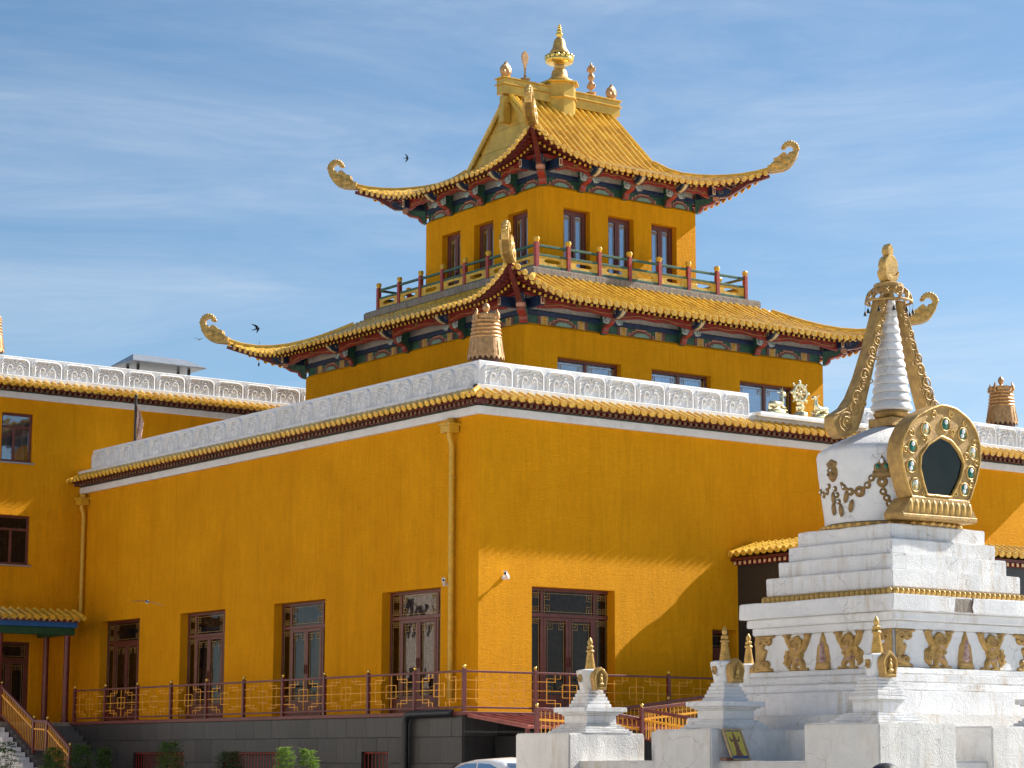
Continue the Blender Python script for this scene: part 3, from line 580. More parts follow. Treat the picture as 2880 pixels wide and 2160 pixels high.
# small canopy over the wing door
cn = thing('door_canopy', 'small tiled canopy with blue and green beams on dark red columns at the left edge', 'canopy', (-2.6, 21.6, TZ))
for x, y in ((-1.42, 20.75), (-1.42, 22.3), (-3.72, 20.75), (-3.72, 22.3)):
    q = MB(); q.lathe([(.13, TZ), (.13, TZ+.08), (.1, TZ+.1), (.095, 5.56)], 16, T(x, y, 0)); part('column', q, 'rail_red', cn, 40)
b = MB(); b.box(-3.95, -1.2, 20.66, 20.84, 5.54, 5.78); b.box(-1.51, -1.33, 20.842, 22.85, 5.541, 5.781); b.box(-3.81, -3.63, 20.842, 22.85, 5.541, 5.781); part('green_beam', b, 'deep_green', cn, bevel=.01)
b = MB(); b.box(-4.0, -1.15, 20.6, 20.9, 5.785, 5.955); b.box(-1.55, -1.15, 20.902, 22.85, 5.786, 5.956); part('blue_beam', b, 'bright_blue', cn, bevel=.01)
part('rafter_ends', rafter_row(3.1, .2, 5.965, 6.04, 0, .25), ['lacquer_red', 'fret_cream'], cn, M=FR_Y(-4.1, 20.65, 0), stuff=True)
b = MB(); b.add([(-4.2, 20.3, 6.06), (-.98, 20.3, 6.06), (-.98, 21.0, 6.32), (-4.2, 21.0, 6.32), (-4.2, 20.3, 6.02), (-.98, 20.3, 6.02), (-.98, 22.9, 6.28), (-4.2, 22.9, 6.28), (-4.2, 22.9, 6.32), (-.98, 22.9, 6.32)], [(0, 1, 2, 3), (3, 2, 9, 8), (7, 6, 5, 4), (0, 4, 5, 1), (1, 5, 6, 9, 2), (0, 3, 8, 7, 4)]); part('roof_bed', b, 'tile_pan', cn)
for i in range(12): x = -4.08+.27*i; tile_col(cn, Vector((x, 21.0, 6.33)), Vector((x, 20.26, 6.08)), .8)
# stairs at the left
st = thing('stairs', 'grey granite steps climbing to the terrace beside the dark plinth at the left', 'stairs', (-2.6, 17, 0))
for k in range(17):
    z = 2.66-.152*k; y = 20.12-.31*(k+1); q = MB(); q.box(-3.75, -1.51, y, 20.1-.31*k+.0, max(0, z-.7), z-.03); q.box(-3.75, -1.51, y-.03, 20.1-.31*k+.01, z-.028, z); part('step', q, 'granite_step', st, bevel=.005)
ck = MB(); pts = [(20.3, 0), (20.3, 2.6)]
for k in range(15): pts += [(20.12-.31*k, 2.6-.152*k), (20.12-.31*(k+1), 2.6-.152*k)]
pts += [(15.4, 0)]
ck.prism([(-p[0], p[1]) for p in pts], 0, .35, XF((-4.2, 0, 0), (0, -1, 0), (1, 0, 0), (0, 0, 1))); part('cheek_wall', ck, 'whitewash', st, bevel=.01, label='white painted stepped side wall')
t = bar_rail('stair_railing', 'sloping railing with upright orange bars beside the granite steps', [(-3.65, 20.6, 3.86), (-3.65, 18.15, 2.78), (-3.65, 17.2, 2.74), (-3.65, 15.6, 1.95)], .95, [(-3.65, 20.6, 3.9), (-3.65, 18.15, 2.8), (-3.65, 17.2, 2.76), (-3.65, 15.6, 1.97)], None)
# ------------------------------------------------------------------ pagoda tower
TCX, TCY = 11.28, 11.45
tw = thing('pagoda_tower', 'two tiered yellow pagoda tower with upswept golden tile roofs above the hall', 'tower', (TCX, TCY, 11.05))
SIDES = [(Vector((1, 0, 0)), Vector((0, -1, 0))), (Vector((0, -1, 0)), Vector((-1, 0, 0))), (Vector((-1, 0, 0)), Vector((0, 1, 0))), (Vector((0, 1, 0)), Vector((1, 0, 0)))]
TC = Vector((TCX, TCY, 0))
class Roof:
    def __init__(s, hx, hy, over, tip, z0, rise, rlen, pa, pb, D, gx=None):
        s.__dict__.update(hx=hx, hy=hy, over=over, tip=tip, z0=z0, rise=rise, rlen=rlen, pa=pa, pb=pb, D=D, gx=gx); s.ex = hx+over; s.ey = hy+over
    def dims(s, k): return (s.ex, s.ey) if k % 2 == 0 else (s.ey, s.ex)
    def q(s, k, t): La, Lb = s.dims(k); return max(0, 1-((La+s.tip)-abs(t))/s.rlen)**2
    def p(s, d):
        if s.gx: return .36*d+.62*.12*math.log1p(math.exp((d-1.9)/.12)) if d < 8 else 0
        return s.pa*d+s.pb*d*d
    def pt(s, k, t, d, dz=0):
        La, Lb = s.dims(k); q = s.q(k, t); a, b = SIDES[k]; z = s.z0+s.rise*q*max(0, 1-d/(s.D*.8))**1.6+s.p(d)
        return TC+a*t+b*(Lb+s.tip*q-d)+Vector((0, 0, z+dz))
    def dmax(s, k, t):
        La, Lb = s.dims(k); h = La-abs(t)+s.tip*s.q(k, t)
        if s.gx and k % 2 == 0: return s.ey if abs(t) <= s.gx else h
        if s.gx: return min(h, s.ex-s.gx+.02)
        return min(h, s.D)
LOW = Roof(5.92, 6.10, 1.56, .40, 14.70, .70, 2.9, .27, .055, 3.2)
UPP = Roof(3.09, 3.25, 1.33, .42, 19.79, .76, 3.5, .2, .115, 4.6, 2.12)
ZW1, ZW2 = 14.13, 19.24
# walls
def tower_wall(hx, hy, z0, z1, holes_r, holes_l, dep):
    b = MB(); x0, x1, y0, y1 = TCX-hx, TCX+hx, TCY-hy, TCY+hy
    wall_face(b, lambda u, v, w: (u, y0+w, v), x0, x1, z0, z1, holes_r, dep); wall_face(b, lambda u, v, w: (x0+w, -u, v), -y1, -y0, z0, z1, [(-c, -a, e, f) for a, c, e, f in holes_l], dep)
    b.add([(x1, y0, z0), (x1, y1, z0), (x1, y1, z1), (x1, y0, z1)], [(0, 1, 2, 3)]); b.add([(x0, y1, z0), (x1, y1, z0), (x1, y1, z1), (x0, y1, z1)], [(3, 2, 1, 0)])
    i = .07; t = .08   # sloping shoulder below the painted frieze
    b.add([(x0, y0, z1), (x1, y0, z1), (x1, y1, z1), (x0, y1, z1), (x0+i, y0+i, z1+t), (x1-i, y0+i, z1+t), (x1-i, y1-i, z1+t), (x0+i, y1-i, z1+t)], [(0, 1, 5, 4), (1, 2, 6, 5), (2, 3, 7, 6), (3, 0, 4, 7)])
    return b
LW = [(6.57, 8.95), (10.13, 12.48), (13.66, 16.0)]
UWR = [(8.97, 10.02), (10.74, 11.79), (12.51, 13.56)]; UWL = [(9.03, 10.1), (10.86, 11.93), (12.70, 13.76)]
part('lower_wall', tower_wall(5.92, 6.10, 11.0, ZW1, [(a, c, 11.9, 13.3) for a, c in LW], [], .3), 'plaster_yellow', tw)
part('upper_wall', tower_wall(3.09, 3.25, 16.0, ZW2, [(a, c, 16.28, 18.66) for a, c in UWR], [(a, c, 16.28, 18.66) for a, c in UWL], .32), 'plaster_yellow', tw)
for a, c in LW: opening(tw, 'window', 'wide_low', FR_Y(a, TCY-6.10+.2, 11.9), c-a, 1.4, 'glass_sky')
for a, c in UWR: opening(tw, 'window', 'tall_r', FR_Y(a, TCY-3.25+.22, 16.28), c-a, 2.38, 'glass_sky')
for a, c in UWL: opening(tw, 'window', 'tall_l', FR_X(TCX-3.09+.22, c, 16.28), c-a, 2.38, 'glass_sky')
b = MB(); b.box(TCX-4.6, TCX+4.6, TCY-4.72, TCY+4.72, 16.0, 16.27); part('balcony_slab', b, 'concrete', tw, bevel=.05, seg=3)
# roof beds
def roof_bed(Rf, name):
    b = MB()
    for k in range(4):
        La, Lb = Rf.dims(k); n = 49; ts = np.linspace(-(La+Rf.tip), La+Rf.tip, n); m = 9; pts = []
        gd = Rf.ey if (Rf.gx and k % 2 == 0) else None
        for j in range(m):
            for t in ts:
                dm = Rf.dmax(k, t) if not gd else min(Rf.dmax(k, t), Rf.ex-Rf.gx)
                pts.append(Rf.pt(k, t, dm*j/(m-1)))
        b.grid(pts, n, m)
        pts = []
        for j in range(5):
            for t in ts:
                dm = min(Rf.dmax(k, t), Rf.over+.1); d = .05+max(0, dm-.05)*j/4; pts.append(Rf.pt(k, t, d, -.03-.01*j/4))
        b.mat(1).grid(pts, n, 5, flip=True)
        b.grid([Rf.pt(k, t, dd, dz) for dd, dz in ((.0, 0), (.05, -.03)) for t in ts], n, 2, flip=True); b.mat(0)
        if gd:
            ts2 = np.linspace(-Rf.gx, Rf.gx, 5); d0 = Rf.ex-Rf.gx; b.grid([Rf.pt(k, t, d0+(Rf.ey-d0)*j/8) for j in range(9) for t in ts2], 5, 9)
    return part(name, b, ['tile_pan', 'lacquer_dark_red'], tw, 30)
lowbed = roof_bed(LOW, 'lower_roof'); uppbed = roof_bed(UPP, 'upper_roof')
# tiles: nearest and best visible ones are objects, the rest joined
cand = []
for Rf, bed, name in ((UPP, uppbed, 'u'), (LOW, lowbed, 'l')):
    for k in range(4):
        La, Lb = Rf.dims(k); n = int((La+Rf.tip)/.27)
        for i in range(-n, n+1):
            t = i*.27; dm = Rf.dmax(k, t)
            if Rf is LOW: dm = min(dm, 3.1)
            if dm < .12: continue
            m = max(1, round(dm/.36)); ds = [dm*j/m for j in range(m+1)]
            for j in range(m):
                a = Rf.pt(k, t, ds[j+1], .012); c = Rf.pt(k, t, ds[j] if j else -.04, .012)
                pr = (0 if k < 2 else 1, 0 if j == 0 else 1, 0 if (k == 0 and Rf is UPP) else 1 if k == 0 else 2, j)
                cand.append((pr, j == 0, bed, slope_M(a, c), (c-a).length))
cand.sort(key=lambda c: c[0]); cnt = {True: 0, False: 0}; rest = {}
for pr, end, bed, M, L in cand:
    M = M @ Matrix.Rotation(random.gauss(0, .012), 4, 'Z') @ T(random.gauss(0, .004), 0, random.gauss(0, .004))
    if pr[0] == 0 and cnt[end] < 300: cnt[end] += 1; place('eave_tile' if end else 'roof_tile', tile_me(.02*math.ceil((L+.02)/.02), end), bed, M)
    else:
        src = tile_mb(L+.03, .076, end); rest.setdefault(bed, MB()).add(src.v, src.f, M)
for bed, mb in rest.items(): part('roof_tiles', mb, 'glazed_tile', bed, 40, stuff=True)
for Rf, bed in ((LOW, lowbed), (UPP, uppbed)):      # hip ridges
    for k in range(4):
        La, Lb = Rf.dims(k); pts = []
        for j in range(9):
            t = La+Rf.tip-(min(3.1, Rf.D) if not Rf.gx else Rf.ex+Rf.tip-Rf.gx)*j/8; d = Rf.dmax(k, t) if not Rf.gx else La-abs(t)+Rf.tip*Rf.q(k, t); pts.append(Rf.pt(k, t, d, .07))
        q = MB(); q.tube(pts, .1, 8); part('hip_ridge', q, 'glazed_tile', bed, 40)
# painted eave structure
BK = {}
def bracket_meshes():
    b = MB(); Mo = XF((0, 0, 0), (0, -1, 0), (1, 0, 0), (0, 0, 1))
    b.mat(0).prism([(0, -.02), (.07, -.02), (.13, .06), (.16, .16), (.25, .21), (.36, .23), (.44, .30), (.46, .38), (.56, .42), (.6, .5), (.6, .62), (0, .62)], -.085, .085, Mo)
    b.mat(1).prism([(.05, .0), (.12, .0), (.19, .08), (.2, .17), (.32, .215), (.43, .245), (.5, .30), (.5, .35), (.42, .34), (.34, .27), (.2, .235), (.13, .18), (.1, .08)], -.1, .1, Mo)
    b.mat(2).prism([(.44, .36), (.6, .36), (.6, .50), (.44, .50)], -.105, .105, Mo)
    st = b.mesh('bracket', ['beam_green', 'post_red', 'fret_pink'], 0, .008)
    h = MB(); out = [(.3, .5), (.62, .48), (.76, .52), (.86, .60), (.9, .68), (.86, .74), (.76, .75), (.3, .75)]
    h.mat(0).prism(out, -.10, .10, Mo); h.mat(1).prism([(.62, .465), (.77, .505), (.88, .59), (.925, .68), (.88, .75), (.85, .72), (.875, .68), (.84, .61), (.75, .54), (.62, .5)], -.05, .05, Mo); h.mat(2).prism([(.62, .47), (.765, .51), (.87, .595), (.91, .68), (.86, .75), (.84, .70), (.86, .68), (.83, .615), (.745, .545), (.62, .505)], -.075, .075, Mo)
    sp = spiral(.66, .64, .07, 2.2, 1.3, 12, .2)
    for sx in (-1, 1): h.mat(1).tube([(sx*.104, -u, v) for u, v in sp], .011, 5)
    hd = h.mesh('bracket_head', ['beam_blue', 'fret_cream', 'rail_green'], 0, .01)
    w = MB(); s = [(spiral(.09, .19, .07, 1.2, 1.2, 12, .3), .022, .012, 1), (spiral(.15, .07, .06, 2.8, -1.3, 12, .3), .022, .012, 1), ([(.0, .26), (.05, .12), (.1, .02)], .05, .03, .8), ([(.18, .24), (.2, .14)], .03, .02, .8)]
    relief(w, s, .26, .3, 30, 30, .06); wg_ = w.mesh('carved_wing', 'scroll_white', 60); return st, hd, wg_
BST, BHD, BWG = bracket_meshes()
def frieze(P, k, hw, hout, zw, bpos, big, Rf):
    """k side, hw half length along the wall, hout distance of wall plane from centre, bpos bracket positions along the side"""
    a, bb = SIDES[k]; fr = XF(TC+bb*hout, a, -bb, (0, 0, 1)) @ T(0, 0, zw)
    q = MB(); q.box(-hw+.08, hw-.08, .05, .12, .07, .31); part('frieze_board', q, 'beam_green', P, M=fr)
    q = MB(); q.box(-hw-.04, hw+.04, -.05, .1, .311, .455); part('blue_beam', q, 'beam_blue', P, M=fr, bevel=.015)
    q = MB(); q.box(-hw+.02, hw-.02, .0, .1, .456, .95); part('soffit_board', q, 'soffit_grey', P, M=fr)
    for i, (t0, t1) in enumerate(zip(bpos[:-1], bpos[1:])):
        t0 += .1; t1 -= .1; m = (t0+t1)/2; w = t1-t0; s = min(.98, w-.3 if not big else w-.9); s = max(.5, s)
        def stepped(sc_, oy, dz):
            hw_ = s/2-oy; L = [(hw_, .0), (hw_, .10-oy*.3), (hw_*.72, .10-oy*.3), (hw_*.72, .17-oy*.55), (hw_*.44, .17-oy*.55), (hw_*.44, .235-oy), (-hw_*.44, .235-oy), (-hw_*.44, .17-oy*.55), (-hw_*.72, .17-oy*.55), (-hw_*.72, .10-oy*.3), (-hw_, .10-oy*.3), (-hw_, .0)]
            return L
        q = MB(); F = T(m, 0, .072); q.mat(0).prism(stepped(1, 0, 0), .028, .06, F); q.mat(1).prism(stepped(1, .042, 0), .018, .06, F); q.mat(2).prism([(u*.74, v*.9) for u, v in stepped(1, .10, 0)], .010, .06, F)
        part('fret_ornament', q, ['fret_pink', 'fret_mauve', 'pale_green'], P, M=fr)
        if big:
            q = MB(); gap = (w-s)/2-.06; n = 5
            for sx in (-1, 1):
                u = s/2+.06
                for j, (ww, mt) in enumerate(((.07, 0), (.13, 2), (.07, 0), (.11, 1))):
                    if u+ww > w/2-.02: break
                    c0, c1 = sorted((sx*u, sx*(u+ww-.012))); q.mat(mt).box(m+c0, m+c1, .03, .06, .075, .305)
                    if mt == 0: q.mat(1).box(m+c0+.02, m+c1-.02, .026, .05, .085, .295)
                    if mt == 2:
                        for z in (.11, .17, .23, .27): q.mat(1).box(m+c0+.02, m+c1-.02, .026, .05, z, z+.02)
                    u += ww
            part('pattern_strips', q, ['fret_cream', 'fret_mauve', 'plank_yellow'], P, M=fr, stuff=True)
    # purlin boards between brackets, cusped lower edge
    for t0, t1 in zip(bpos[:-1], bpos[1:]):
        w = t1-t0; N = 16; low = []
        for i in range(N+1):
            u = i/N; d = min(u, 1-u); low.append((t0+w*u, .36+.10*min(1, d/.28)**1.5-.03*max(0, 1-abs(u-.5)/.12)))
        q = MB(); q.prism(low+[(t1, .70), (t0, .70)], -.70, -.62, fr @ T(0, 0, 0)); part('carved_board', q, 'lacquer_red', P)
        q = MB(); pa = [(t0+w*u, -.71, .445+.08*min(1, min(u, 1-u)/.3)**1.2-.02*math.sin(u*math.pi*6)) for u in np.linspace(.07, .93, 28)]; q.tube(pa, .011, 4)
        mx_ = (t0+t1)/2
        for sx in (-1, 1):
            q.tube([(mx_+sx*(.05)+x, -.71, y) for x, y in spiral(0, .60, .045, 0, 1.2*sx, 10, .4)], .010, 4)
            e = t0 if sx < 0 else t1; q.tube([(e-sx*.2+x, -.71, y) for x, y in spiral(0, .53, .055, .5, -1.1*sx, 10, .4)], .011, 4)
        part('scroll_line', q, 'gold_old', P, M=fr)
    q = MB(); q.box(-hw-.66, hw+.66, -.73, -.60, .701, .80); part('purlin', q, 'lacquer_red', P, M=fr, bevel=.012)
    for j, t in enumerate(bpos):
        if j in (0, len(bpos)-1): continue
        o = place('bracket', BST, P, fr @ T(t, 0, 0)); place('bracket_head', BHD, o, fr @ T(t, 0, -.15) @ Matrix.Diagonal((1.35, 1.16, 1.1, 1)))
        place('carved_wing', BWG, o, fr @ T(t+.09, -.50, .22) @ Matrix.Diagonal((1.3, 1, 1.15, 1))); place('carved_wing', BWG, o, fr @ T(t-.09, -.50, .22) @ Matrix.Diagonal((-1.3, 1, 1.15, 1)))
    # rafters following the eave curve
    La, Lb = Rf.dims(k); q = MB(); n = int((La+Rf.tip-.15)/.215)
    for i in range(-n, n+1):
        t = i*.215
        for d0, ww, dz, mt, ln in ((.46, .085, -.135, 1, .8), (.10, .07, -.05, 0, .45)):
            d1 = min(Rf.dmax(k, t)-.05, d0+ln)
            if d1 < d0+.05: continue
            p0 = Rf.pt(k, t, d0, dz); p1 = Rf.pt(k, t, d1, dz-.02); q.mat(0).bar(p1, p0, ww); e = (p0-p1).normalized()*.012
            if mt: q.mat(1).bar(p0, p0+e, ww*.96)
    part('rafters', q, ['lacquer_dark_red', 'plank_yellow'], P, stuff=True)
    q = MB(); ts = np.linspace(-(La+Rf.tip-.3), La+Rf.tip-.3, 40); q.grid([Rf.pt(k, t, d, dz) for d, dz in ((.30, -.03), (.30, -.055), (.40, -.06)) for t in ts], 40, 3, flip=True); part('eave_board', q, 'lacquer_red', P)
LBX = [TCX-5.92, 8.24, 11.28, 14.30, TCX+5.92]; LBY = [TCY-6.10, 8.38, 11.43, 14.55, TCY+6.10]
UBX = [TCX-3.09, 9.62, 11.36, 13.10, TCX+3.09]; UBY = [TCY-3.25, 9.63, 11.40, 13.20, TCY+3.25]
for Rf, zw, bx, by, big, nm in ((LOW, ZW1, LBX, LBY, True, 'lower_eave_beams'), (UPP, ZW2, UBX, UBY, False, 'upper_eave_beams')):
    q = MB(); hx, hy = Rf.hx, Rf.hy
    q.box(TCX-hx+.12, TCX+hx-.12, TCY-hy+.12, TCY+hy-.12, zw+.0, zw+1.0); P = part(nm, q, 'lacquer_dark_red', tw)
    for k in range(4):
        hw, ho = (hx, hy) if k % 2 == 0 else (hy, hx); base = bx if k % 2 == 0 else by; c = TCX if k % 2 == 0 else TCY
        sg = 1 if k in (0, 3) else -1
        frieze(P, k, hw, ho, zw, sorted(sg*(v-c) for v in base), big, Rf)
    for sx, sy in ((-1, -1), (1, -1), (-1, 1), (1, 1)):
        ax = Vector((sx, sy, 0)).normalized(); fr = XF((TCX+sx*hx, TCY+sy*hy, zw), Vector((ax.y, -ax.x, 0)), -ax, (0, 0, 1))
        F = fr @ Matrix.Diagonal((1.25, 1.3, 1, 1)); o = place('corner_bracket', BST, P, F); place('bracket_head', BHD, o, F)
        for s_ in (-1, 1):
            m = MB(); m.mat(0).box(-.07, .07, -.9, -.1, .42, .70); m.mat(1).box(-.06, .06, -.915, -.9, .44, .69); m.mat(2).box(-.035, .035, -.92, -.914, .48, .65)
            A = SIDES[0 if sy < 0 else 2] if s_ < 0 else SIDES[1 if sx < 0 else 3]; bb = A[1]; F2 = XF((TCX+sx*hx-(sx*.0 if s_ < 0 else 0), TCY+sy*hy, zw), bb.cross(Vector((0, 0, 1))), -bb, (0, 0, 1)); off = (Vector((sx, 0, 0)) if s_ < 0 else Vector((0, sy, 0)))*.02
            part('beam_end', m, ['beam_blue', 'fret_cream', 'lacquer_red'], P, M=T(*(off)) @ F2, bevel=.008)
        tipq = Rf.tip+Rf.over; pts = []
        for u, z in ((-.1, .50), (.35, .53), (.75, .57)): pts.append((TCX+sx*(hx+u), TCY+sy*(hy+u), zw+z))
        for u in (.45, .3, .15, .03):
            ee = tipq-u*1.2; d = Rf.pt(0, (Rf.dims(0)[0]+Rf.tip)-u*1.2, 0).z; pts.append((TCX+sx*(hx+ee), TCY+sy*(hy+ee), d-.14+.02*u))
        m = MB(); m.tube(pts, [.12, .12, .115, .10, .09, .08, .07], 4); part('hip_beam', m, 'rail_red', P)
# corner ornaments
OUT = [(0, -.02), (0, .19), (-.21, .22), (-.31, .24), (-.20, .32), (-.21, .42), (-.32, .45), (-.45, .56), (-.53, .62), (-.575, .60), (-.665, .515), (-.70, .60), (-.78, .62), (-.83, .67), (-.83, .77), (-.76, .84), (-.67, .85), (-.61, .80), (-.60, .75), (-.53, .74), (-.51, .82), (-.555, .93), (-.67, .985), (-.80, .975), (-.92, .90), (-.99, .765), (-1.0, .63), (-.94, .44), (-.92, .42), (-.79, .21), (-.67, .10), (-.48, .02), (-.13, -.025)]
OUT = [(-u, v) for u, v in OUT]
def ornament_me():
    b = MB(); b.prism(OUT, -.10, .10); b.prism([p for p in OUT if p[1] < .63 and p[0] < .95], -.17, .17)
    for s in (-1, 1):
        b.sphere((.45, s*.17, .42), (.05, .03, .05)); b.sphere((.62, s*.16, .33), (.16, .05, .12)); b.sphere((.3, s*.16, .2), (.2, .05, .12))
    for i in range(9):
        a = math.pi*(1.15-.13*i); b.sphere((.74+.26*math.cos(math.pi*.05+i*.33)*1.0, 0, .68+.3*math.sin(math.pi*.05+i*.33)), (.06, .08, .06), 8, 5)
    return b.mesh('makara_ornament', 'gold_paint', 50, .02, seg=2)
ORN = ornament_me()
for Rf, P in ((LOW, lowbed), (UPP, uppbed)):
    for sx, sy in ((-1, -1), (1, -1), (-1, 1), (1, 1)):
        p = Rf.pt(0, Rf.ex+Rf.tip, 0); ax = Vector((sx, sy, 0)).normalized(); e = -.08
        place('corner_ornament', ORN, P, XF((TCX+sx*(Rf.ex+Rf.tip+e), TCY+sy*(Rf.ey+Rf.tip+e), p.z-.02), ax, Vector((-ax.y, ax.x, 0)), (0, 0, 1)))
# gables, barge boards and ridge of the upper roof
for sx in (-1, 1):
    gx = TCX+sx*(UPP.gx-.07); ys = np.linspace(-1, 1, 25); hyg = UPP.ey-(UPP.ex-UPP.gx)+.05
    zz = lambda y: UPP.z0+UPP.p(UPP.ey-abs(y)); base = UPP.z0+UPP.p(UPP.ex-UPP.gx)-.05
    for j, (z0, z1) in enumerate(((base-.1, 21.35), (21.36, 21.98), (21.99, 23.3))):
        pts = [(y*hyg, max(z0, min(z1, zz(y*hyg)-.03))) for y in ys if zz(y*hyg)-.03 > z0]
        if len(pts) < 3: continue
        lo_, hi_ = pts[0][0], pts[-1][0]; q = MB(); poly = [(lo_, z0)]+pts+[(hi_, z0)]; q.prism(poly, -.02, .02, XF((gx, TCY, 0), (0, 1, 0), (1, 0, 0), (0, 0, 1))); part('gable_panel', q, 'gold_metal_sheet', uppbed)
    ex_ = TCX+sx*(UPP.gx+.02)
    for sy in (-1, 1):
        q = MB(); N = 14; pts = [(TCY+sy*hyg*(1-i/N), zz(hyg*(1-i/N))) for i in range(N+1)]
        vs = []
        for y, z in pts: vs += [(ex_-sx*.03, y, z+.02), (ex_+sx*.03, y, z+.02), (ex_+sx*.03, y, z-.15), (ex_-sx*.03, y, z-.15)]
        f = []
        for i in range(N):
            for j in range(4): f.append((i*4+j, i*4+(j+1) % 4, i*4+4+(j+1) % 4, i*4+4+j))
        q.add(vs, f); part('barge_board', q, 'gold_metal_sheet', uppbed)
        q = MB(); q.tube([(ex_-sx*.05, y, z+.075) for y, z in pts], .08, 8); part('verge_tile', q, 'glazed_tile', uppbed, 40)
    q = MB(); q.box(-.16, .16, -.13, .13, 22.1, 22.75); q.box(-.13, .13, -.12, .12, 22.75, 23.0); part('gable_pendant', q, 'gold_metal_sheet', uppbed, M=T(ex_+sx*.1, TCY, 0), bevel=.02)
q = MB(); q.box(TCX-2.42, TCX+2.42, TCY-.2, TCY+.2, 23.06, 23.36); q.box(TCX-2.48, TCX+2.48, TCY-.25, TCY+.25, 23.361, 23.41); q.box(TCX-2.42, TCX+2.42, TCY-.21, TCY+.21, 23.411, 23.57); q.box(TCX-2.48, TCX+2.48, TCY-.25, TCY+.25, 23.571, 23.62); part('ridge', q, 'gold_metal_sheet', uppbed, bevel=.01)
q = MB(); q.lathe([(.56, 22.3), (.56, 23.2), (.62, 23.22), (.62, 23.27), (.56, 23.29), (.56, 23.72), (.68, 23.76), (.68, 23.82), (.5, 23.86)], 8, T(TCX, TCY, 0), math.pi/8); part('ridge_pedestal', q, 'gold_metal_sheet', uppbed, bevel=.01)
# ------------------------------------------------------------------ roof top finials (stand on the ridge)
k_ = .003152; prof = [(155, 712), (152, 700), (125, 690), (112, 672), (92, 660), (86, 635), (82, 600), (70, 576), (52, 566), (56, 556), (60, 545), (54, 532), (62, 520), (58, 512), (95, 552-42), (125, 505), (148, 490), (154, 468), (146, 445), (128, 428), (104, 412), (84, 408), (82, 396), (100, 398), (104, 384), (96, 368), (76, 340), (66, 300), (60, 262), (48, 236), (30, 220), (22, 214), (24, 204), (40, 190), (40, 178), (24, 164), (30, 150), (28, 140), (17, 128), (24, 116), (22, 108), (13, 100), (18, 92), (8, 76), (2, 62), (0, 60)]
zf = lambda y: 23.86+(712-y)*k_
t = thing('roof_finial', 'tall gilded bell and lotus finial crowning the pagoda roof', 'finial', (TCX, TCY, 23.86))
for nm, i0, i1, mt in (('bell_base', 0, 12, 'gold_paint'), ('lotus_cup', 12, 22, 'gold_bright'), ('neck', 21, 23, 'lens_black'), ('bell', 23, 32, 'gold_paint'), ('jewel_tip', 31, len(prof), 'gold_bright')):
    q = MB(); q.lathe([(r*k_, zf(y)) for r, y in prof[i0:i1]], 24, T(TCX, TCY, 0)); part(nm, q, mt, t, 50)
for i in range(16):
    a = 2*math.pi*i/16; q = MB(); q.sphere((0, 0, 0), (.06, .09, .13), 8, 6); part('lotus_petal', q, 'gold_bright', t, 60, M=T(TCX, TCY, zf(452)) @ RZ(a) @ T(.42, 0, 0) @ Matrix.Rotation(.5, 4, 'Y'))
def lotus_base(t, r, z, h, mt, M):
    q = MB(); q.lathe([(r*.8, z), (r, z+h*.3), (r*.85, z+h*.5), (r*.95, z+h*.8), (r*1.05, z+h), (r*.4, z+h)], 16, M); part('lotus_base', q, mt, t, 40)
def flame(name, label, x):
    t = thing(name, label, 'ornament', (x, TCY, 23.62), 'copper flame ornaments at the ridge ends'); M = T(x, TCY, 0); lotus_base(t, .16, 23.62, .1, 'copper_gold', M)
    q = MB(); q.prism([(-.14, 23.72), (-.2, 23.82), (-.2, 23.95), (-.14, 24.05), (-.07, 24.1), (0, 24.2), (.07, 24.1), (.14, 24.05), (.2, 23.95), (.2, 23.82), (.14, 23.72)], -.05, .05, M)
    for i in range(3): q.sphere((x+(-.09, .09, 0)[i], TCY-.05, (23.84, 23.84, 23.97)[i]), (.06, .03, .08)); q.sphere((x+(-.09, .09, 0)[i], TCY+.05, (23.84, 23.84, 23.97)[i]), (.06, .03, .08))
    part('flame_jewel', q, 'copper_gold', t, 50, .01)
flame('ridge_ornament', 'copper flame jewel at the left end of the roof ridge', TCX-2.2); flame('ridge_ornament', 'copper flame jewel at the right end of the roof ridge', TCX+2.2)
t = thing('mirror_ornament', 'copper leaf shaped mirror on a thin stem left of the roof finial', 'ornament', (9.9, TCY, 23.62)); M = T(9.86, TCY, 0); lotus_base(t, .17, 23.62, .12, 'copper_gold', M)
q = MB(); q.lathe([(.05, 23.74), (.03, 23.8), (.055, 23.84), (.025, 23.9), (.035, 24.0), (.03, 24.05)], 10, M); part('stem', q, 'copper_gold', t, 40)
q = MB(); q.prism([(-.03, 24.02), (.03, 24.02), (.05, 24.2), (.12, 24.36), (.14, 24.5), (.11, 24.6), (.05, 24.66), (0, 24.7), (-.05, 24.66), (-.11, 24.6), (-.14, 24.5), (-.12, 24.36), (-.05, 24.2)], -.03, .03, M); part('mirror_leaf', q, 'copper_gold', t, 40, .012)
t = thing('vajra_ornament', 'copper vajra with a round middle bead right of the roof finial', 'ornament', (12.65, TCY, 23.62)); M = T(12.62, TCY, 0); lotus_base(t, .17, 23.62, .13, 'copper_gold', M)
q = MB(); q.lathe([(.02, 23.75), (.02, 23.86), (.1, 23.92), (.13, 24.0), (.11, 24.08), (.05, 24.14), (.06, 24.18), (.1, 24.22), (.115, 24.29), (.1, 24.36), (.06, 24.4), (.05, 24.43), (.11, 24.5), (.13, 24.58), (.1, 24.67), (.03, 24.72), (.025, 24.78), (0, 24.8)], 14, M); part('vajra', q, 'copper_gold', t, 50)
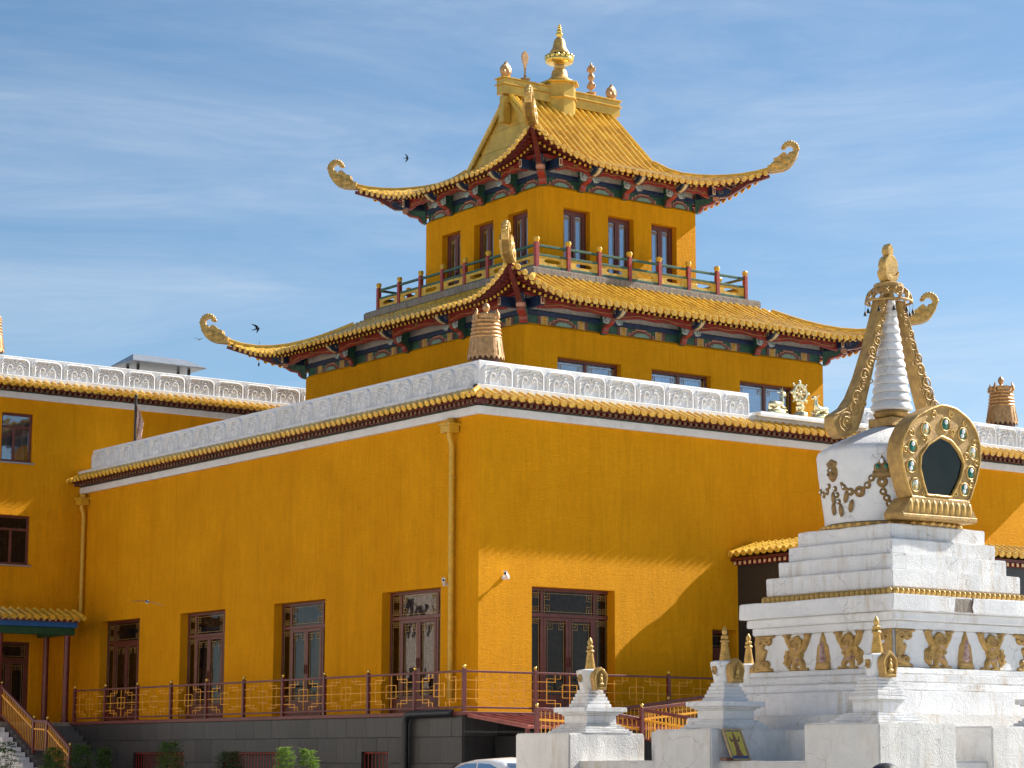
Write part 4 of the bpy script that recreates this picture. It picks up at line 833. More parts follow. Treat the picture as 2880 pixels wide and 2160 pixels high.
for i in range(4):
    for z0 in (23.86, 24.44):
        a = i*math.pi/2+.4; q = MB(); q.tube([(.03*math.cos(a), .03*math.sin(a), z0), (.15*math.cos(a), .15*math.sin(a), z0+.09), (.14*math.cos(a), .14*math.sin(a), z0+.17), (.03*math.cos(a), .03*math.sin(a), z0+.24)], .02, 6, M); part('prong', q, 'copper_gold', t, 50)
# ------------------------------------------------------------------ balcony railing
br = thing('balcony_railing', 'red posts and green rails with slotted yellow boards around the tower balcony', 'railing', (TCX, TCY, 16.27))
b = MB(); b.box(-.065, .065, -.065, .065, 0, .83); BP = b.mesh('post', 'post_red', 0, .01)
b = MB(); b.lathe([(.07, .83), (.075, .86), (.1, .9), (.1, .95), (.075, .99), (.0, 1.0)], 6, None, math.pi/6); BC = b.mesh('post_cap', 'plank_yellow')
def balc(k, n, La, Lb, first):
    a, bb = SIDES[k]; fr = XF(TC+bb*Lb-a*La+Vector((0, 0, 16.272)), a, -bb, (0, 0, 1)); w = 2*La/n
    for i in range(n+1):
        if i < n: p = place('post', BP, br, fr @ T(i*w, 0, 0)); place('post_cap', BC, p, fr @ T(i*w, 0, 0))
    for i in range(n):
        u0, u1 = i*w+.066, (i+1)*w-.066; F = fr @ T(0, random.uniform(-.008, .008), random.uniform(-.012, .012))
        for nm, z, h in (('top_rail', .70, .075), ('middle_rail', .42, .07), ('bottom_rail', .07, .075)):
            q = MB(); q.box(u0, u1, -.035, .035, z, z+h); part(nm, q, 'rail_green', br, M=F, bevel=.008)
        z0, z1 = .147, .419; c = (u0+u1)/2; hw = (u1-u0)/2; N = 20; inn = []; outl = []
        for j in range(N):
            an = 2*math.pi*(j+.5)/N; cu, su = math.cos(an), math.sin(an); x = max(-1, min(1, cu*1.35)); y = max(-1, min(1, su*1.5))
            inn.append((c+x*hw*.58, (z0+z1)/2+y*.062*(1 if abs(x) < .95 else .6))); m = max(abs(cu), abs(su)); outl.append((c+cu/m*hw, (z0+z1)/2+su/m*(z1-z0)/2))
        q = MB(); q.ring(outl, inn, -.02, .02); part('slotted_board', q, 'plank_yellow', br, M=F)
for k in range(4): balc(k, 7, *((4.20, 4.38) if k % 2 == 0 else (4.38, 4.20)), k == 0)
# wind chime under the far left corner
t = thing('wind_chime', 'small dark wind chime hanging from the far left roof corner', 'wind chime', (4.45, 20.0, 15.3))
q = MB(); q.tube([(4.3, 18.85, 15.45), (4.3, 18.85, 15.2)], .008, 5); part('cord', q, 'dark_metal', t)
q = MB(); q.lathe([(.05, 14.95), (.055, 15.2), (.02, 15.22)], 8, T(4.3, 18.85, 0)); part('bell', q, 'dark_metal', t, 40)
q = MB(); q.tube([(4.3, 18.85, 14.95), (4.3, 18.85, 14.72)], .006, 5); q.sphere((4.3, 18.85, 14.66), (.03, .03, .07)); part('clapper', q, 'dark_metal', t, 40)
# ------------------------------------------------------------------ big white stupa
SX, SY = -4.13, -18.57
def rough_ring(b, h, z0, z1, jit=.007, n=9, cx=SX, cy=SY, seed=0, hy=None):
    hy = hy or h; rn = random.Random(seed); ring = []
    for (x0, y0), (x1, y1) in (((-h, -hy), (h, -hy)), ((h, -hy), (h, hy)), ((h, hy), (-h, hy)), ((-h, hy), (-h, -hy))):
        for i in range(n): ring.append((x0+(x1-x0)*i/n, y0+(y1-y0)*i/n))
    N = len(ring); vs = []
    for z in (z0, z1): vs += [(cx+x+rn.uniform(-jit, jit), cy+y+rn.uniform(-jit, jit), z+(rn.uniform(-jit, jit)*.7 if z == z1 else 0)) for x, y in ring]
    b.add(vs, [tuple(range(N-1, -1, -1)), tuple(range(N, 2*N))]+[(i, (i+1) % N, (i+1) % N+N, i+N) for i in range(N)]); return b
stu = thing('big_stupa', 'tall cracked white stupa with gold spire, gold niche and lion reliefs at right', 'stupa', (SX, SY, 2.13))
lev = [('base_block', 2.60, 2.10, 2.38, 'whitewash_plinth'), ('base_block', 2.12, 2.381, 2.78, 'whitewash'), ('base_step', 2.0, 2.781, 2.92, 'whitewash'), ('base_step', 1.9, 2.921, 3.06, 'whitewash'), ('base_step', 1.8, 3.061, 3.17, 'whitewash'),
       ('body', 1.70, 3.171, 3.82, 'whitewash'), ('cornice_moulding', 1.76, 3.821, 3.955, 'whitewash'), ('cornice_moulding', 1.83, 3.956, 4.105, 'whitewash'), ('cornice', 1.93, 4.106, 4.38, 'whitewash'), ('lotus_band', 1.62, 4.381, 4.52, 'gold_old'),
       ('tier', 1.58, 4.521, 4.84, 'whitewash'), ('tier', 1.42, 4.841, 5.125, 'whitewash'), ('tier', 1.29, 5.126, 5.39, 'whitewash'), ('tier', 1.17, 5.391, 5.66, 'whitewash')]
for i, (nm, h, z0, z1, mt) in enumerate(lev): part(nm, rough_ring(MB(), h, z0, z1, .010 if nm != 'cornice' else .014, seed=i), mt, stu, bevel=.018, seg=2)
b = MB(); b.sphere((0, 0, 0), (.062, .05, .075), 8, 6); b.sphere((0, -.02, .02), (.035, .045, .05), 7, 5); PET = b.mesh('lotus_petal', 'gold_paint', 60)
for k in range(4):
    a, bb = SIDES[k]; n = 26
    for i in range(n): t_ = -1.62+3.24*(i+.5)/n; place('lotus_petal', PET, stu, XF(Vector((SX, SY, 4.44))+a*t_+bb*1.63, a, -bb, (0, 0, 1)))
# patch where the whitewash has come off the cornice
b = MB(); b.prism([(-.18, 4.36), (.02, 4.365), (.3, 4.35), (.52, 4.36), (.60, 4.30), (.57, 4.2), (.59, 4.13), (.3, 4.125), (.1, 4.13), (-.2, 4.12), (-.16, 4.22)], -.006, .02, T(SX-.62, SY-1.93, 0)); part('bare_patch', b, 'concrete', stu, label='bare grey patch where the whitewash has fallen off')
b = MB(); b.tube([(SX-.02, SY-1.938, 4.38), (SX-.03, SY-1.94, 4.3), (SX-.06, SY-1.94, 4.22), (SX-.035, SY-1.94, 4.12)], .012, 5); part('open_crack', b, 'wood_dark', stu)
# reliefs
def lion_me(chip):
    s = [([(.26, .47)], .115, .115, 1.1), ([(.26, .43)], .07, .07, 1.5), ([(.26, .52), (.26, .57)], .08, .05, 1.0), ([(.06, .63), (.09, .52), (.17, .37)], .05, .055, .9), ([(.46, .63), (.43, .52), (.35, .37)], .05, .055, .9), ([(.02, .625), (.12, .62)], .03, .02, .8), ([(.4, .62), (.5, .625)], .02, .03, .8),
         ([(.26, .36), (.25, .2)], .12, .1, 1.0), ([(.09, .25), (.07, .14)], .085, .06, .8), ([(.12, .32), (.05, .2), (.09, .08)], .05, .03, .7), ([(.22, .17), (.19, .03)], .05, .035, .9), ([(.3, .18), (.35, .1), (.36, .03)], .06, .04, .9), ([(.13, .022), (.25, .022)], .028, .028, .8), ([(.31, .022), (.44, .022)], .028, .028, .8)]
    b = MB(); relief(b, s, .52, .645, 44, 52, .065); b.mat(1)
    for i in range(9):
        a = -2.2+i*.55; b.tube([(x, -.075-.006*(i % 2), y) for x, y in spiral(.26+.1*math.cos(a+1.57), .47+.1*math.sin(a+1.57), .03, a, 1.2, 8, .25)], .008, 4)
    for x, y, r, sg in ((.09, .24, .05, 1), (.06, .15, .04, -1), (.22, .28, .045, 1), (.31, .27, .045, -1), (.1, .33, .03, 1)): b.tube([(u, -.066, v) for u, v in spiral(x, y, r, 1, 1.4*sg, 12, .2)], .009, 4)
    for sg in (-1, 1): b.sphere((.26+sg*.035, -.10, .46), (.012, .01, .012), 6, 4); b.tube([(.26+sg*.2, -.05, .6), (.26+sg*.16, -.055, .5), (.26+sg*.1, -.06, .4)], .01, 4)
    b.tube([(.21, -.095, .40), (.26, -.10, .385), (.31, -.095, .40)], .009, 4); return b.mesh('lion_relief', [chip, 'gold_paint'], 60)
LION = lion_me('gold_old')
def jewel_me():
    b = MB(); relief(b, [([(.15, .17), (.15, .36), (.15, .52), (.15, .62)], .14, .02, .6), ([(.15, .17), (.15, .36)], .145, .12, .6), ([(.06, .09), (.24, .09)], .055, .055, .9), ([(.03, .03), (.27, .03)], .035, .035, 1)], .3, .645, 32, 50, .06)
    c = MB(); relief(c, [([(.15, .18), (.15, .34), (.15, .48)], .075, .02, 1.0)], .3, .645, 36, 50, .075); return b.mesh('jewel_relief', 'gold_old', 60), c.mesh('jewel_core', 'paint_chipped', 60)
JW, JC = jewel_me()
def leaf_me():
    s = [(spiral(.1, .52, .09, 3.5, -1.3, 14, .25), .04, .03, 1), (spiral(.24, .54, .07, 1.0, 1.2, 14, .25), .035, .025, 1), ([(.02, .62), (.34, .62)], .035, .02, .9), ([(.08, .45), (.1, .33), (.05, .2)], .07, .06, .9), ([(.16, .36), (.13, .24)], .05, .04, .8), ([(.03, .16), (.1, .1), (.2, .07)], .07, .05, 1), (spiral(.17, .13, .06, 0, 1.1, 12, .3), .03, .02, 1), ([(.0, .03), (.28, .03)], .04, .03, .9), ([(.0, 0.0), (.0, .64)], .05, .05, .7)]
    b = MB(); relief(b, s, .36, .645, 40, 56, .06); return b.mesh('leaf_relief', 'gold_old', 60)
LEAF = leaf_me()
for k in (0, 1):
    a, bb = SIDES[k]; F = XF(Vector((SX, SY, 3.175))+bb*1.697, a, -bb, (0, 0, 1)); FL = Matrix.Diagonal((-1, 1, 1, 1))
    WS = Matrix.Diagonal((1.36, 1, 1, 1))
    for u, f in ((-.64, 1), (.64, -1)):
        o = place('lion_relief', LION, stu, F @ T(u-.354*f, 0, 0) @ WS @ (FL if f < 0 else Matrix.Identity(4)))
        for q in range(2):
            m = MB(); relief(m, [([(.26+.05*q*f-.02, .42-.22*q), (.28, .36-.2*q)], .035, .03, 1)], .52, .645, 40, 48, .083-.012*q); part('chipped_patch', m, 'paint_chipped', o, 60, M=F @ T(u-.354*f, 0, 0) @ WS @ (FL if f < 0 else Matrix.Identity(4)))
    o = place('jewel_relief', JW, stu, F @ T(-.19, 0, 0) @ Matrix.Diagonal((1.27, 1, 1, 1))); place('jewel_core', JC, o, F @ T(-.19, 0, 0) @ Matrix.Diagonal((1.27, 1, 1, 1)))
    place('leaf_relief', LEAF, stu, F @ T(-1.70, 0, 0) @ WS); place('leaf_relief', LEAF, stu, F @ T(1.70, 0, 0) @ WS @ FL)
# vase
VP = [(1.20, 5.661), (1.22, 5.70), (1.16, 5.76), (1.17, 5.9), (1.22, 6.3), (1.27, 6.7), (1.29, 7.0), (1.27, 7.06), (1.16, 7.14), (.98, 7.24), (.72, 7.36), (.45, 7.47), (.25, 7.54)]
def vr(z):
    for (r0, z0), (r1, z1) in zip(VP[:-1], VP[1:]):
        if z0 <= z <= z1: return r0+(r1-r0)*(z-z0)/(z1-z0)
    return 1.2
b = MB(); b.lathe(VP[2:], 48, T(SX, SY, 0)); part('vase', b, 'whitewash', stu, 40)
b = MB(); b.lathe([(1.10, 5.661), (1.2, 5.67), (1.22, 5.70), (1.19, 5.74), (1.1, 5.76)], 48, T(SX, SY, 0)); part('lotus_ring', b, 'gold_old', stu, 40)
for i in range(40):
    a = 2*math.pi*i/40; place('lotus_petal', PET, stu, T(SX, SY, 5.70) @ RZ(a) @ T(1.2, 0, 0) @ RZ(math.pi/2) @ Matrix.Diagonal((1, 1, .55, 1)))
def on_vase(az, z, dr=0.0):
    a = R_(az); r = vr(z)+dr; n = Vector((math.cos(a), math.sin(a), 0)); return XF((SX+r*n.x, SY+r*n.y, z), Vector((-n.y, n.x, 0)), -n, (0, 0, 1))
b = MB(); b.lathe([(.075, 0), (.075, .012), (.06, .028), (.045, .02), (.03, .035), (0, .04)], 14, Matrix.Rotation(math.pi/2, 4, 'X')); BEAD = b.mesh('garland_bead', 'bronze_old', 50)
b = MB(); b.sphere((0, -.03, 0), (.022, .02, .022)); BJW = b.mesh('bead_jewel', 'jewel_white', 60)
b = MB(); b.sphere((0, -.02, 0), (.055, .03, .12), 8, 6); DROP = b.mesh('garland_drop', 'bronze_old', 60)
beads = [(-175.5, 6.37, .65), (-168.9, 6.28, .8), (-160.3, 6.27, 1.15), (-153.3, 6.37, .75), (-149.5, 6.49, .7), (-141, 6.42, 1.1), (-140.5, 6.25, .75), (-137.8, 6.14, .75), (-135.7, 6.04, .75), (174.1, 6.36, .6), (176.2, 6.25, .6), (177.1, 6.13, .6), (161.7, 6.34, .75), (154, 6.30, .75), (147, 6.36, .75), (165.8, 6.42, .6)]
chain = [(147, 6.36), (154, 6.30), (161.7, 6.34), (168, 6.45)], [(-178, 6.45), (-175.5, 6.37), (-168.9, 6.28), (-160.3, 6.27), (-153.3, 6.37), (-149.5, 6.49), (-146, 6.56)], [(-141, 6.50), (-140.5, 6.25), (-137.8, 6.14), (-135.7, 6.04), (-131.6, 5.95)]
for ch in chain: q = MB(); q.tube([on_vase(a, z, -.005).translation for a, z in ch], .035, 7); part('garland_cord', q, 'bronze_old', stu, 60)
for i, (az, z, s) in enumerate(beads):
    s *= 1.2
    o = place('garland_bead', BEAD, stu, on_vase(az, z, -.004) @ Matrix.Diagonal((s, 1, s, 1))); place('bead_jewel', BJW, o, on_vase(az, z))
for az, z in ((169.9, 6.01), (179.4, 5.97), (-169.2, 6.03), (-131.6, 5.95), (171.5, 6.2), (-173.5, 6.2)): place('garland_drop', DROP, stu, on_vase(az, z) @ Matrix.Rotation(.25 if az < 0 else -.1, 4, 'Y'))
b = MB(); relief(b, [([(.17, .22)], .16, .16, .7), ([(.17, .3)], .12, .12, 1.0), ([(.17, .14)], .10, .1, 1.1), ([(.17, .2), (.17, .24)], .035, .03, 1.6), ([(.1, .16), (.17, .13), (.24, .16)], .025, .025, 1.4), ([(.06, .35), (.17, .4), (.28, .35)], .05, .05, .8)], .34, .45, 36, 44, .07); part('face_medallion', b, 'bronze_old', stu, 60, M=on_vase(172.8, 6.65, .0) @ T(-.17, .02, -.2))
for sx in (-1, 1): q = MB(); q.sphere((sx*.055, -.085, .03), (.02, .015, .02)); part('medallion_eye', q, 'jewel_white', stu, 60, M=on_vase(172.8, 6.65))
b = MB(); relief(b, [([(.17, .16), (.17, .4)], .15, .02, .8), ([(.05, .08), (.29, .08)], .06, .06, .9), ([(.09, .2)], .07, .07, 1.2), ([(.25, .2)], .07, .07, 1.2), ([(.17, .3)], .06, .06, 1.2)], .34, .45, 36, 44, .05); part('trefoil_medallion', b, 'bronze_old', stu, 60, M=on_vase(-140.7, 6.68) @ T(-.17, .02, -.2))
for dx, dz, m_ in ((-.075, -.0, 'jewel_green'), (.075, -.0, 'jewel_green'), (0, .1, 'jewel_white')): q = MB(); q.sphere((dx, -.055, dz), (.035, .025, .05)); part('medallion_jewel', q, m_, stu, 60, M=on_vase(-140.7, 6.68))
# niche on the right hand face
NY = SY-1.32; NX = SX-.10
arch = [(.17, 7.81), (.44, 7.78), (.75, 7.63), (.95, 7.43), (1.05, 7.14), (1.03, 6.85), (.91, 6.52), (.72, 6.12), (-.72, 6.12), (-.80, 6.3), (-.91, 6.61), (-.96, 6.85), (-.91, 7.11), (-.74, 7.38), (-.47, 7.59), (-.15, 7.73), (.06, 7.80)]
hole = [(.05, 7.2), (.28, 7.14), (.47, 6.98), (.58, 6.8), (.5, 6.56), (.26, 6.18), (-.34, 6.18), (-.47, 6.64), (-.43, 6.86), (-.25, 7.04)]
def resample(poly, c, N):
    out = []
    for i in range(N):
        a = 2*math.pi*i/N; d = (math.cos(a), math.sin(a)); best = None
        for j in range(len(poly)):
            p, q = poly[j], poly[(j+1) % len(poly)]; ex, ey = q[0]-p[0], q[1]-p[1]; den = d[0]*ey-d[1]*ex
            if abs(den) < 1e-9: continue
            t_ = ((p[0]-c[0])*ey-(p[1]-c[1])*ex)/den; s_ = ((p[0]-c[0])*d[1]-(p[1]-c[1])*d[0])/den
            if t_ > 0 and -1e-6 <= s_ <= 1+1e-6: best = max(best or 0, t_)
        out.append((c[0]+d[0]*best, c[1]+d[1]*best))
    return out
NM = T(NX, NY, 0); oo = resample(arch, (.05, 6.75), 64); hh = resample(hole, (.05, 6.75), 64)
b = MB(); b.ring(oo, hh, 0, .34, NM); nf = part('niche_frame', b, 'gold_old', stu, 30, .012)
def lerp_ring(f): return [(h_[0]+(o_[0]-h_[0])*f, h_[1]+(o_[1]-h_[1])*f) for o_, h_ in zip(oo, hh)]
for f, r in ((.97, .022), (.06, .025)):
    q = MB(); L = lerp_ring(f); q.tube([(u, -.005, v) for u, v in L+L[:1]], r, 6, NM); part('niche_moulding', q, 'gold_paint', nf, 60)
jew = [(.17, 7.45), (-.32, 7.33), (.60, 7.32), (-.66, 7.0), (.84, 7.0), (-.70, 6.65), (.78, 6.64), (-.61, 6.33), (.61, 6.34)]
for i, (u, v) in enumerate(jew):
    q = MB(); q.mat(0).sphere((u, -.002, v), (.075, .012, .10), 12, 6, NM); q.mat(1).sphere((u+.015, -.008, v+.045), (.042, .025, .045), 10, 6, NM); q.mat(2).sphere((u-.015, -.006, v-.035), (.04, .02, .045), 10, 6, NM)
    part('niche_jewel', q, [('jewel_green', 'jewel_pale', 'jewel_green')[i % 3], 'jewel_white', ('jewel_green', 'gold_paint', 'jewel_white')[i % 3]], nf, 60)
    q = MB(); q.tube([(x, -.004, y) for x, y in spiral(u, v, .125, .6+i, 1.0, 18, .85)], .014, 6, NM); part('niche_scroll', q, 'gold_paint', nf, 60)
q = MB(); rn = random.Random(4)
for i in range(30):
    a = 2*math.pi*i/30+.1; j = int(a/(2*math.pi)*64) % 64; f = .3 if i % 2 else .78; u, v = hh[j][0]+(oo[j][0]-hh[j][0])*f, hh[j][1]+(oo[j][1]-hh[j][1])*f
    if v < 6.2 or min(math.hypot(u-x, v-y) for x, y in jew) < .17: continue
    q.tube([(x, -.002, y) for x, y in spiral(u, v, .075, rn.uniform(0, 6), rn.choice((-1.4, 1.4)), 14, .2)], .017, 5, NM)
part('niche_scroll', q, 'gold_paint', nf, 60, stuff=True)
b = MB(); b.prism(hh, .012, .018, NM); part('niche_glass', b, 'glass_dark', nf); b = MB(); b.prism(hh, .026, .036, NM); part('niche_back', b, 'niche_reflection', nf)
b = MB(); b.prism([(-.72, 6.125), (.72, 6.125), (.74, 6.05), (.86, 5.86), (.84, 5.74), (-.96, 5.74), (-.98, 5.84), (-.82, 6.03)], -.03, .42, NM); b.prism([(-.98, 5.82), (.86, 5.84), (.86, 5.76), (-.98, 5.76)], -.06, .40, NM); o = part('niche_pedestal', b, 'gold_old', stu, 30, .012)
for i in range(11):
    u = -.68+1.3*i/10; m = MB(); m.sphere((0, 0, 0), (.058, .03, .13), 8, 6); part('niche_petal', m, 'gold_paint', o, 60, M=NM @ T(u*1.12, -.025, 5.96))
# spire
PX, PY = SX+.045, SY-.045
b = MB(); b.box(PX-.30, PX+.30, PY-.30, PY+.30, 7.53, 7.69); part('harmika', b, 'gold_old', stu, bevel=.015)
b = MB(); b.lathe([(.22, 7.69), (.3, 7.72), (.33, 7.78), (.29, 7.83), (.25, 7.84)], 24, T(PX, PY, 0)); part('spire_lotus', b, 'gold_old', stu, 50)
for i in range(13):
    f = i/13; z0 = 7.84+2.02*f; h = 2.02/13; r = .375-.27*f; b = MB(); b.lathe([(r*.86, z0-.004), (r, z0+.02), (r*.985, z0+h*.55), (r*.9, z0+h*.8), (r*.86, z0+h-.004)], 24, T(PX, PY, 0)); part('spire_ring', b, 'whitewash', stu, 50)
b = MB(); b.lathe([(.09, 9.85), (.14, 9.9), (.1, 9.95), (.08, 10.05), (.12, 10.1)], 16, T(PX, PY, 0)); part('spire_cap', b, 'gold_old', stu, 50)
bL = [(-.25, 9.86), (-.38, 9.46), (-.57, 8.94), (-.81, 8.37), (-1.02, 7.99), (-1.20, 7.78), (-1.36, 7.69), (-1.47, 7.64), (-1.51, 7.59), (-1.51, 7.43), (-1.41, 7.28), (-1.28, 7.23), (-1.11, 7.28), (-.93, 7.40), (-.84, 7.56), (-.74, 7.82), (-.54, 8.43), (-.35, 9.03), (-.17, 9.61), (-.09, 9.87)]
BRF = XF((PX-.04, PY-.13, 0), (1, 0, 0), (0, 1, 0), (0, 0, 1)); BRR = XF((PX+.04, PY-.13, 0), (-1, 0, 0), (0, 1, 0), (0, 0, 1))
def brace(M):
    b = MB(); b.prism(bL, 0, .26, M); o = part('spire_brace', b, 'gold_old', stu, 0, .012); q = MB()
    for i in range(10):
        f = i/9.6; u = -.20-.86*f**1.15; v = 9.70-2.05*f; R0 = .075+.105*f; s = 1 if i % 2 else -1
        q.tube([(x, -.004, y) for x, y in spiral(u+s*.02, v, R0, s*1.2, 1.5*s, 22, .12)], .012+.004*f, 6, M)
        q.tube([(x, -.003, y) for x, y in spiral(u-s*R0*.8, v-.10, R0*.5, 2, -1.2*s, 12, .2)], .009+.004*f, 5, M)
    q.tube([(x, -.004, y) for x, y in spiral(-1.22, 7.5, .2, 1, 2.2, 34, .1)], .014, 6, M); part('brace_scroll', q, 'gold_old', o, 60)
    for off in (0,):
        q = MB(); q.tube([(u+.03, -.002, v) for u, v in bL[0:8]], .014, 5, M); q.tube([(u-.03, -.002, v) for u, v in bL[13:20]], .014, 5, M); part('brace_rim', q, 'gold_old', o, 60)
brace(BRF); brace(BRR)
# openwork canopy with bells, moon, sun and jewel
CN = T(PX, PY, 0)
b = MB(); b.lathe([(.24, 10.06), (.27, 10.07), (.27, 10.15), (.24, 10.17), (.0, 10.17)], 28, CN); part('canopy_top', b, 'gold_old', stu, 40)
def hoop(r, z, t_, nm='canopy_hoop'):
    q = MB(); q.tube([(PX+r*math.cos(2*math.pi*i/28), PY+r*math.sin(2*math.pi*i/28), z) for i in range(29)], t_, 6); part(nm, q, 'gold_old', stu, 60)
hoop(.42, 9.83, .022); hoop(.37, 9.95, .018)
q = MB()
for i in range(14):
    for s in (-1, 1):
        a0 = 2*math.pi*i/14; pts = []
        for j in range(6): f = j/5; a = a0+s*f*.55; r = .27+.15*math.sin(f*math.pi/2); pts.append((PX+r*math.cos(a), PY+r*math.sin(a), 10.08-.25*f**1.5))
        q.tube(pts, .014, 5)
part('canopy_lattice', q, 'gold_old', stu, 60)
b = MB(); b.lathe([(.035, -.085), (.028, -.06), (.02, -.03), (.012, -.005), (.003, 0), (.003, .12)], 10); BELL = b.mesh('canopy_bell', 'dark_metal', 50)
for i in range(10): a = 2*math.pi*i/10+.35; place('canopy_bell', BELL, stu, T(PX+.43*math.cos(a), PY+.43*math.sin(a), 9.69))
TOPF = XF((PX, PY-.11, 0), (1, 0, 0), (0, 1, 0), (0, 0, 1))
mo = [(-.18, 10.42), (-.17, 10.32), (-.11, 10.22), (0, 10.17), (.11, 10.22), (.17, 10.32), (.18, 10.42), (.10, 10.33), (0, 10.29), (-.10, 10.33)]
b = MB(); b.prism(mo, 0, .22, TOPF); part('crescent_moon', b, 'gold_paint', stu, 0, .008)
b = MB(); b.prism([(.165*math.cos(2*math.pi*i/28), 10.50+.2*math.sin(2*math.pi*i/28)) for i in range(28)], .012, .20, TOPF); part('sun_disc', b, 'gold_paint', stu, 0, .008)
b = MB(); b.prism([(0, 10.92), (.05, 10.87), (.085, 10.80), (.075, 10.73), (.04, 10.69), (-.04, 10.69), (-.075, 10.73), (-.085, 10.80), (-.05, 10.87)], .03, .19, TOPF); part('jewel_tip', b, 'gold_paint', stu, 0, .012)
# ------------------------------------------------------------------ platform and plinths
pl = thing('stupa_platform', 'whitewashed stepped platform with a low ledge carrying the stupas', 'platform', (SX, SY, 0))
part('ledge', rough_ring(MB(), 4.5, 0, 1.62, .01, 14, seed=31), 'whitewash_plinth', pl, bevel=.02, seg=2)
part('platform_wall', rough_ring(MB(), 3.05, 1.5, 2.13, .01, 12, seed=32), 'whitewash_plinth', pl, bevel=.02, seg=2)
PLN = {'A': (SX-3.82, SY+3.82, -.9, .82, -.55, 1.05, 2.10), 'B': (SX-3.82, SY+.15, -.85, .80, -.6, .85, 2.135), 'C': (SX-4.1, SY-3.7, -.85, .79, -.86, .76, 2.19), 'D': (-4.7, -22.35, -2.0, .9, -.82, .8, 2.16), 'E': (SX+.0, SY+3.82, -.95, .9, -.8, .8, 2.3), 'F': (SX+3.82, SY-3.82, -.9, .9, -.85, .85, 2.15)}
for kk, (x, y, a, c, d, e, zt) in PLN.items(): part('corner_plinth' if kk in 'ACF' else 'side_plinth', rough_ring(MB(), (c-a)/2, 0, zt, .008, 8, x+(a+c)/2, y+(d+e)/2, ord(kk), (e-d)/2), 'whitewash_plinth', pl, bevel=.025, seg=2)
def small_stupa(label, x, y, z0, sq, body, corn, up_, vase, s=1.0):
    t = thing('small_stupa', label, 'stupa', (x, y, z0), 'small white stupas around the platform'); z = z0
    def lev_(nm, h, dz): 
        nonlocal z; part(nm, rough_ring(MB(), h, z+.0005, z+dz, .004, 5, x, y, int(z*1000)), 'whitewash', t, bevel=.01, seg=2); z += dz
    for h in sq: lev_('base_step', h, .04*s)
    lev_('body', body[0], body[1])
    for h, dz in corn: lev_('cornice', h, dz)
    for h in up_[0]: lev_('tier', h, up_[1])
    r0, r1, hh_ = vase; M = T(x, y, z); b = MB(); b.lathe([(r0, .0), (r0*1.02, .03), (r0+(r1-r0)*.6, hh_*.55), (r1, hh_*.86), (r1*.97, hh_*.93), (r1*.75, hh_*.985), (.08, hh_)], 28, M); part('vase', b, 'whitewash', t, 40)
    zz_ = z+hh_; b = MB(); pr = [(.095, 0)]
    for i in range(9): r = .095-.042*i/9; pr += [(r, .008+i*.032), (r, .026+i*.032), (r-.012, .03+i*.032)]
    pr += [(.05, .30), (.075, .31), (.078, .325), (.06, .345), (.03, .35)]; b.lathe(pr, 16, T(x, y, zz_)); part('gold_spire', b, 'gold_paint', t, 30)
    b = MB(); b.lathe([(.03, .35), (.055, .37), (.06, .40), (.04, .42), (.03, .43), (.045, .46), (.048, .49), (.03, .53), (.008, .57), (0, .575)], 12, T(x, y, zz_))
    for i in range(4): a = i*math.pi/2+.3; b.sphere((x+.05*math.cos(a), y+.05*math.sin(a), zz_+.39), (.02, .02, .035), 6, 5)
    part('spire_tip', b, 'gold_paint', t, 50)
    Y0 = y-r1*1.02; zb = z+.0; o_ = [(-.135, 0), (.135, 0), (.125, .04), (.14, .1), (.165, .2), (.15, .29), (.09, .35), (0, .41), (-.09, .35), (-.15, .29), (-.165, .2), (-.14, .1), (-.125, .04)]
    F = T(x, Y0-.06, zb); oo_ = resample(o_, (0, .2), 32); ii_ = [(u*.62, .2+(v-.2)*.62) for u, v in oo_]; b = MB(); b.ring(oo_, ii_, 0, .12, F); nf_ = part('niche_frame', b, 'gold_old', t, 0, .006)
    b = MB(); b.prism(ii_, .02, .1, F); part('niche_back', b, 'gold_old', nf_)
    b = MB(); b.tube([(u*.82, -.002, .2+(v-.2)*.82) for u, v in oo_+oo_[:1]], .016, 5, F); part('niche_moulding', b, 'gold_paint', nf_, 60)
    b = MB(); b.sphere((0, .0, .10), (.07, .03, .03), 10, 6, F); b.sphere((0, .0, .17), (.038, .03, .06), 10, 6, F); b.sphere((0, -.005, .25), (.024, .024, .03), 8, 6, F); b.sphere((0, 0, .285), (.012, .012, .02), 6, 5, F); part('seated_relief', b, 'gold_paint', nf_, 60)
    b = MB(); F2 = XF((x-r1*.93, y+.0, z+hh_*.36), (0, -1, 0), (1, 0, 0), (0, 0, 1)); relief(b, [([(.06, .08)], .055, .055, .8), ([(.06, .05)], .045, .045, 1), ([(.06, .075)], .015, .015, 1.8), ([(.035, .045), (.085, .045)], .012, .012, 1.6), ([(.03, .12), (.09, .12)], .02, .02, 1)], .12, .16, 22, 26, .035, F2 @ T(-.06, 0, 0)); part('face_medallion', b, 'gold_old', t, 60)
wide = dict(sq=[.545, .50, .45, .40], body=(.335, .16), corn=[(.37, .028), (.42, .03), (.475, .085)], up_=([.275, .25, .225, .20, .175], .062), vase=(.185, .25, .375))
slim = dict(sq=[.525, .47, .42, .37], body=(.275, .17), corn=[(.29, .03), (.315, .06), (.30, .03)], up_=([.275, .255, .24, .22, .2], .05), vase=(.16, .215, .37))
small_stupa('small white stupa on the leftmost plinth, nearest the yellow hall', SX-3.82, SY+3.82, 2.10, **wide)
small_stupa('small white stupa on the plinth beside the framed picture', SX-3.82, SY+.15, 2.135, **wide)
small_stupa('slim small white stupa in front of the big stupa corner', SX-4.1, SY-3.7, 2.19, **slim)
small_stupa('small white stupa cut off by the right edge of the picture', -4.25, -22.35, 2.16, **wide)
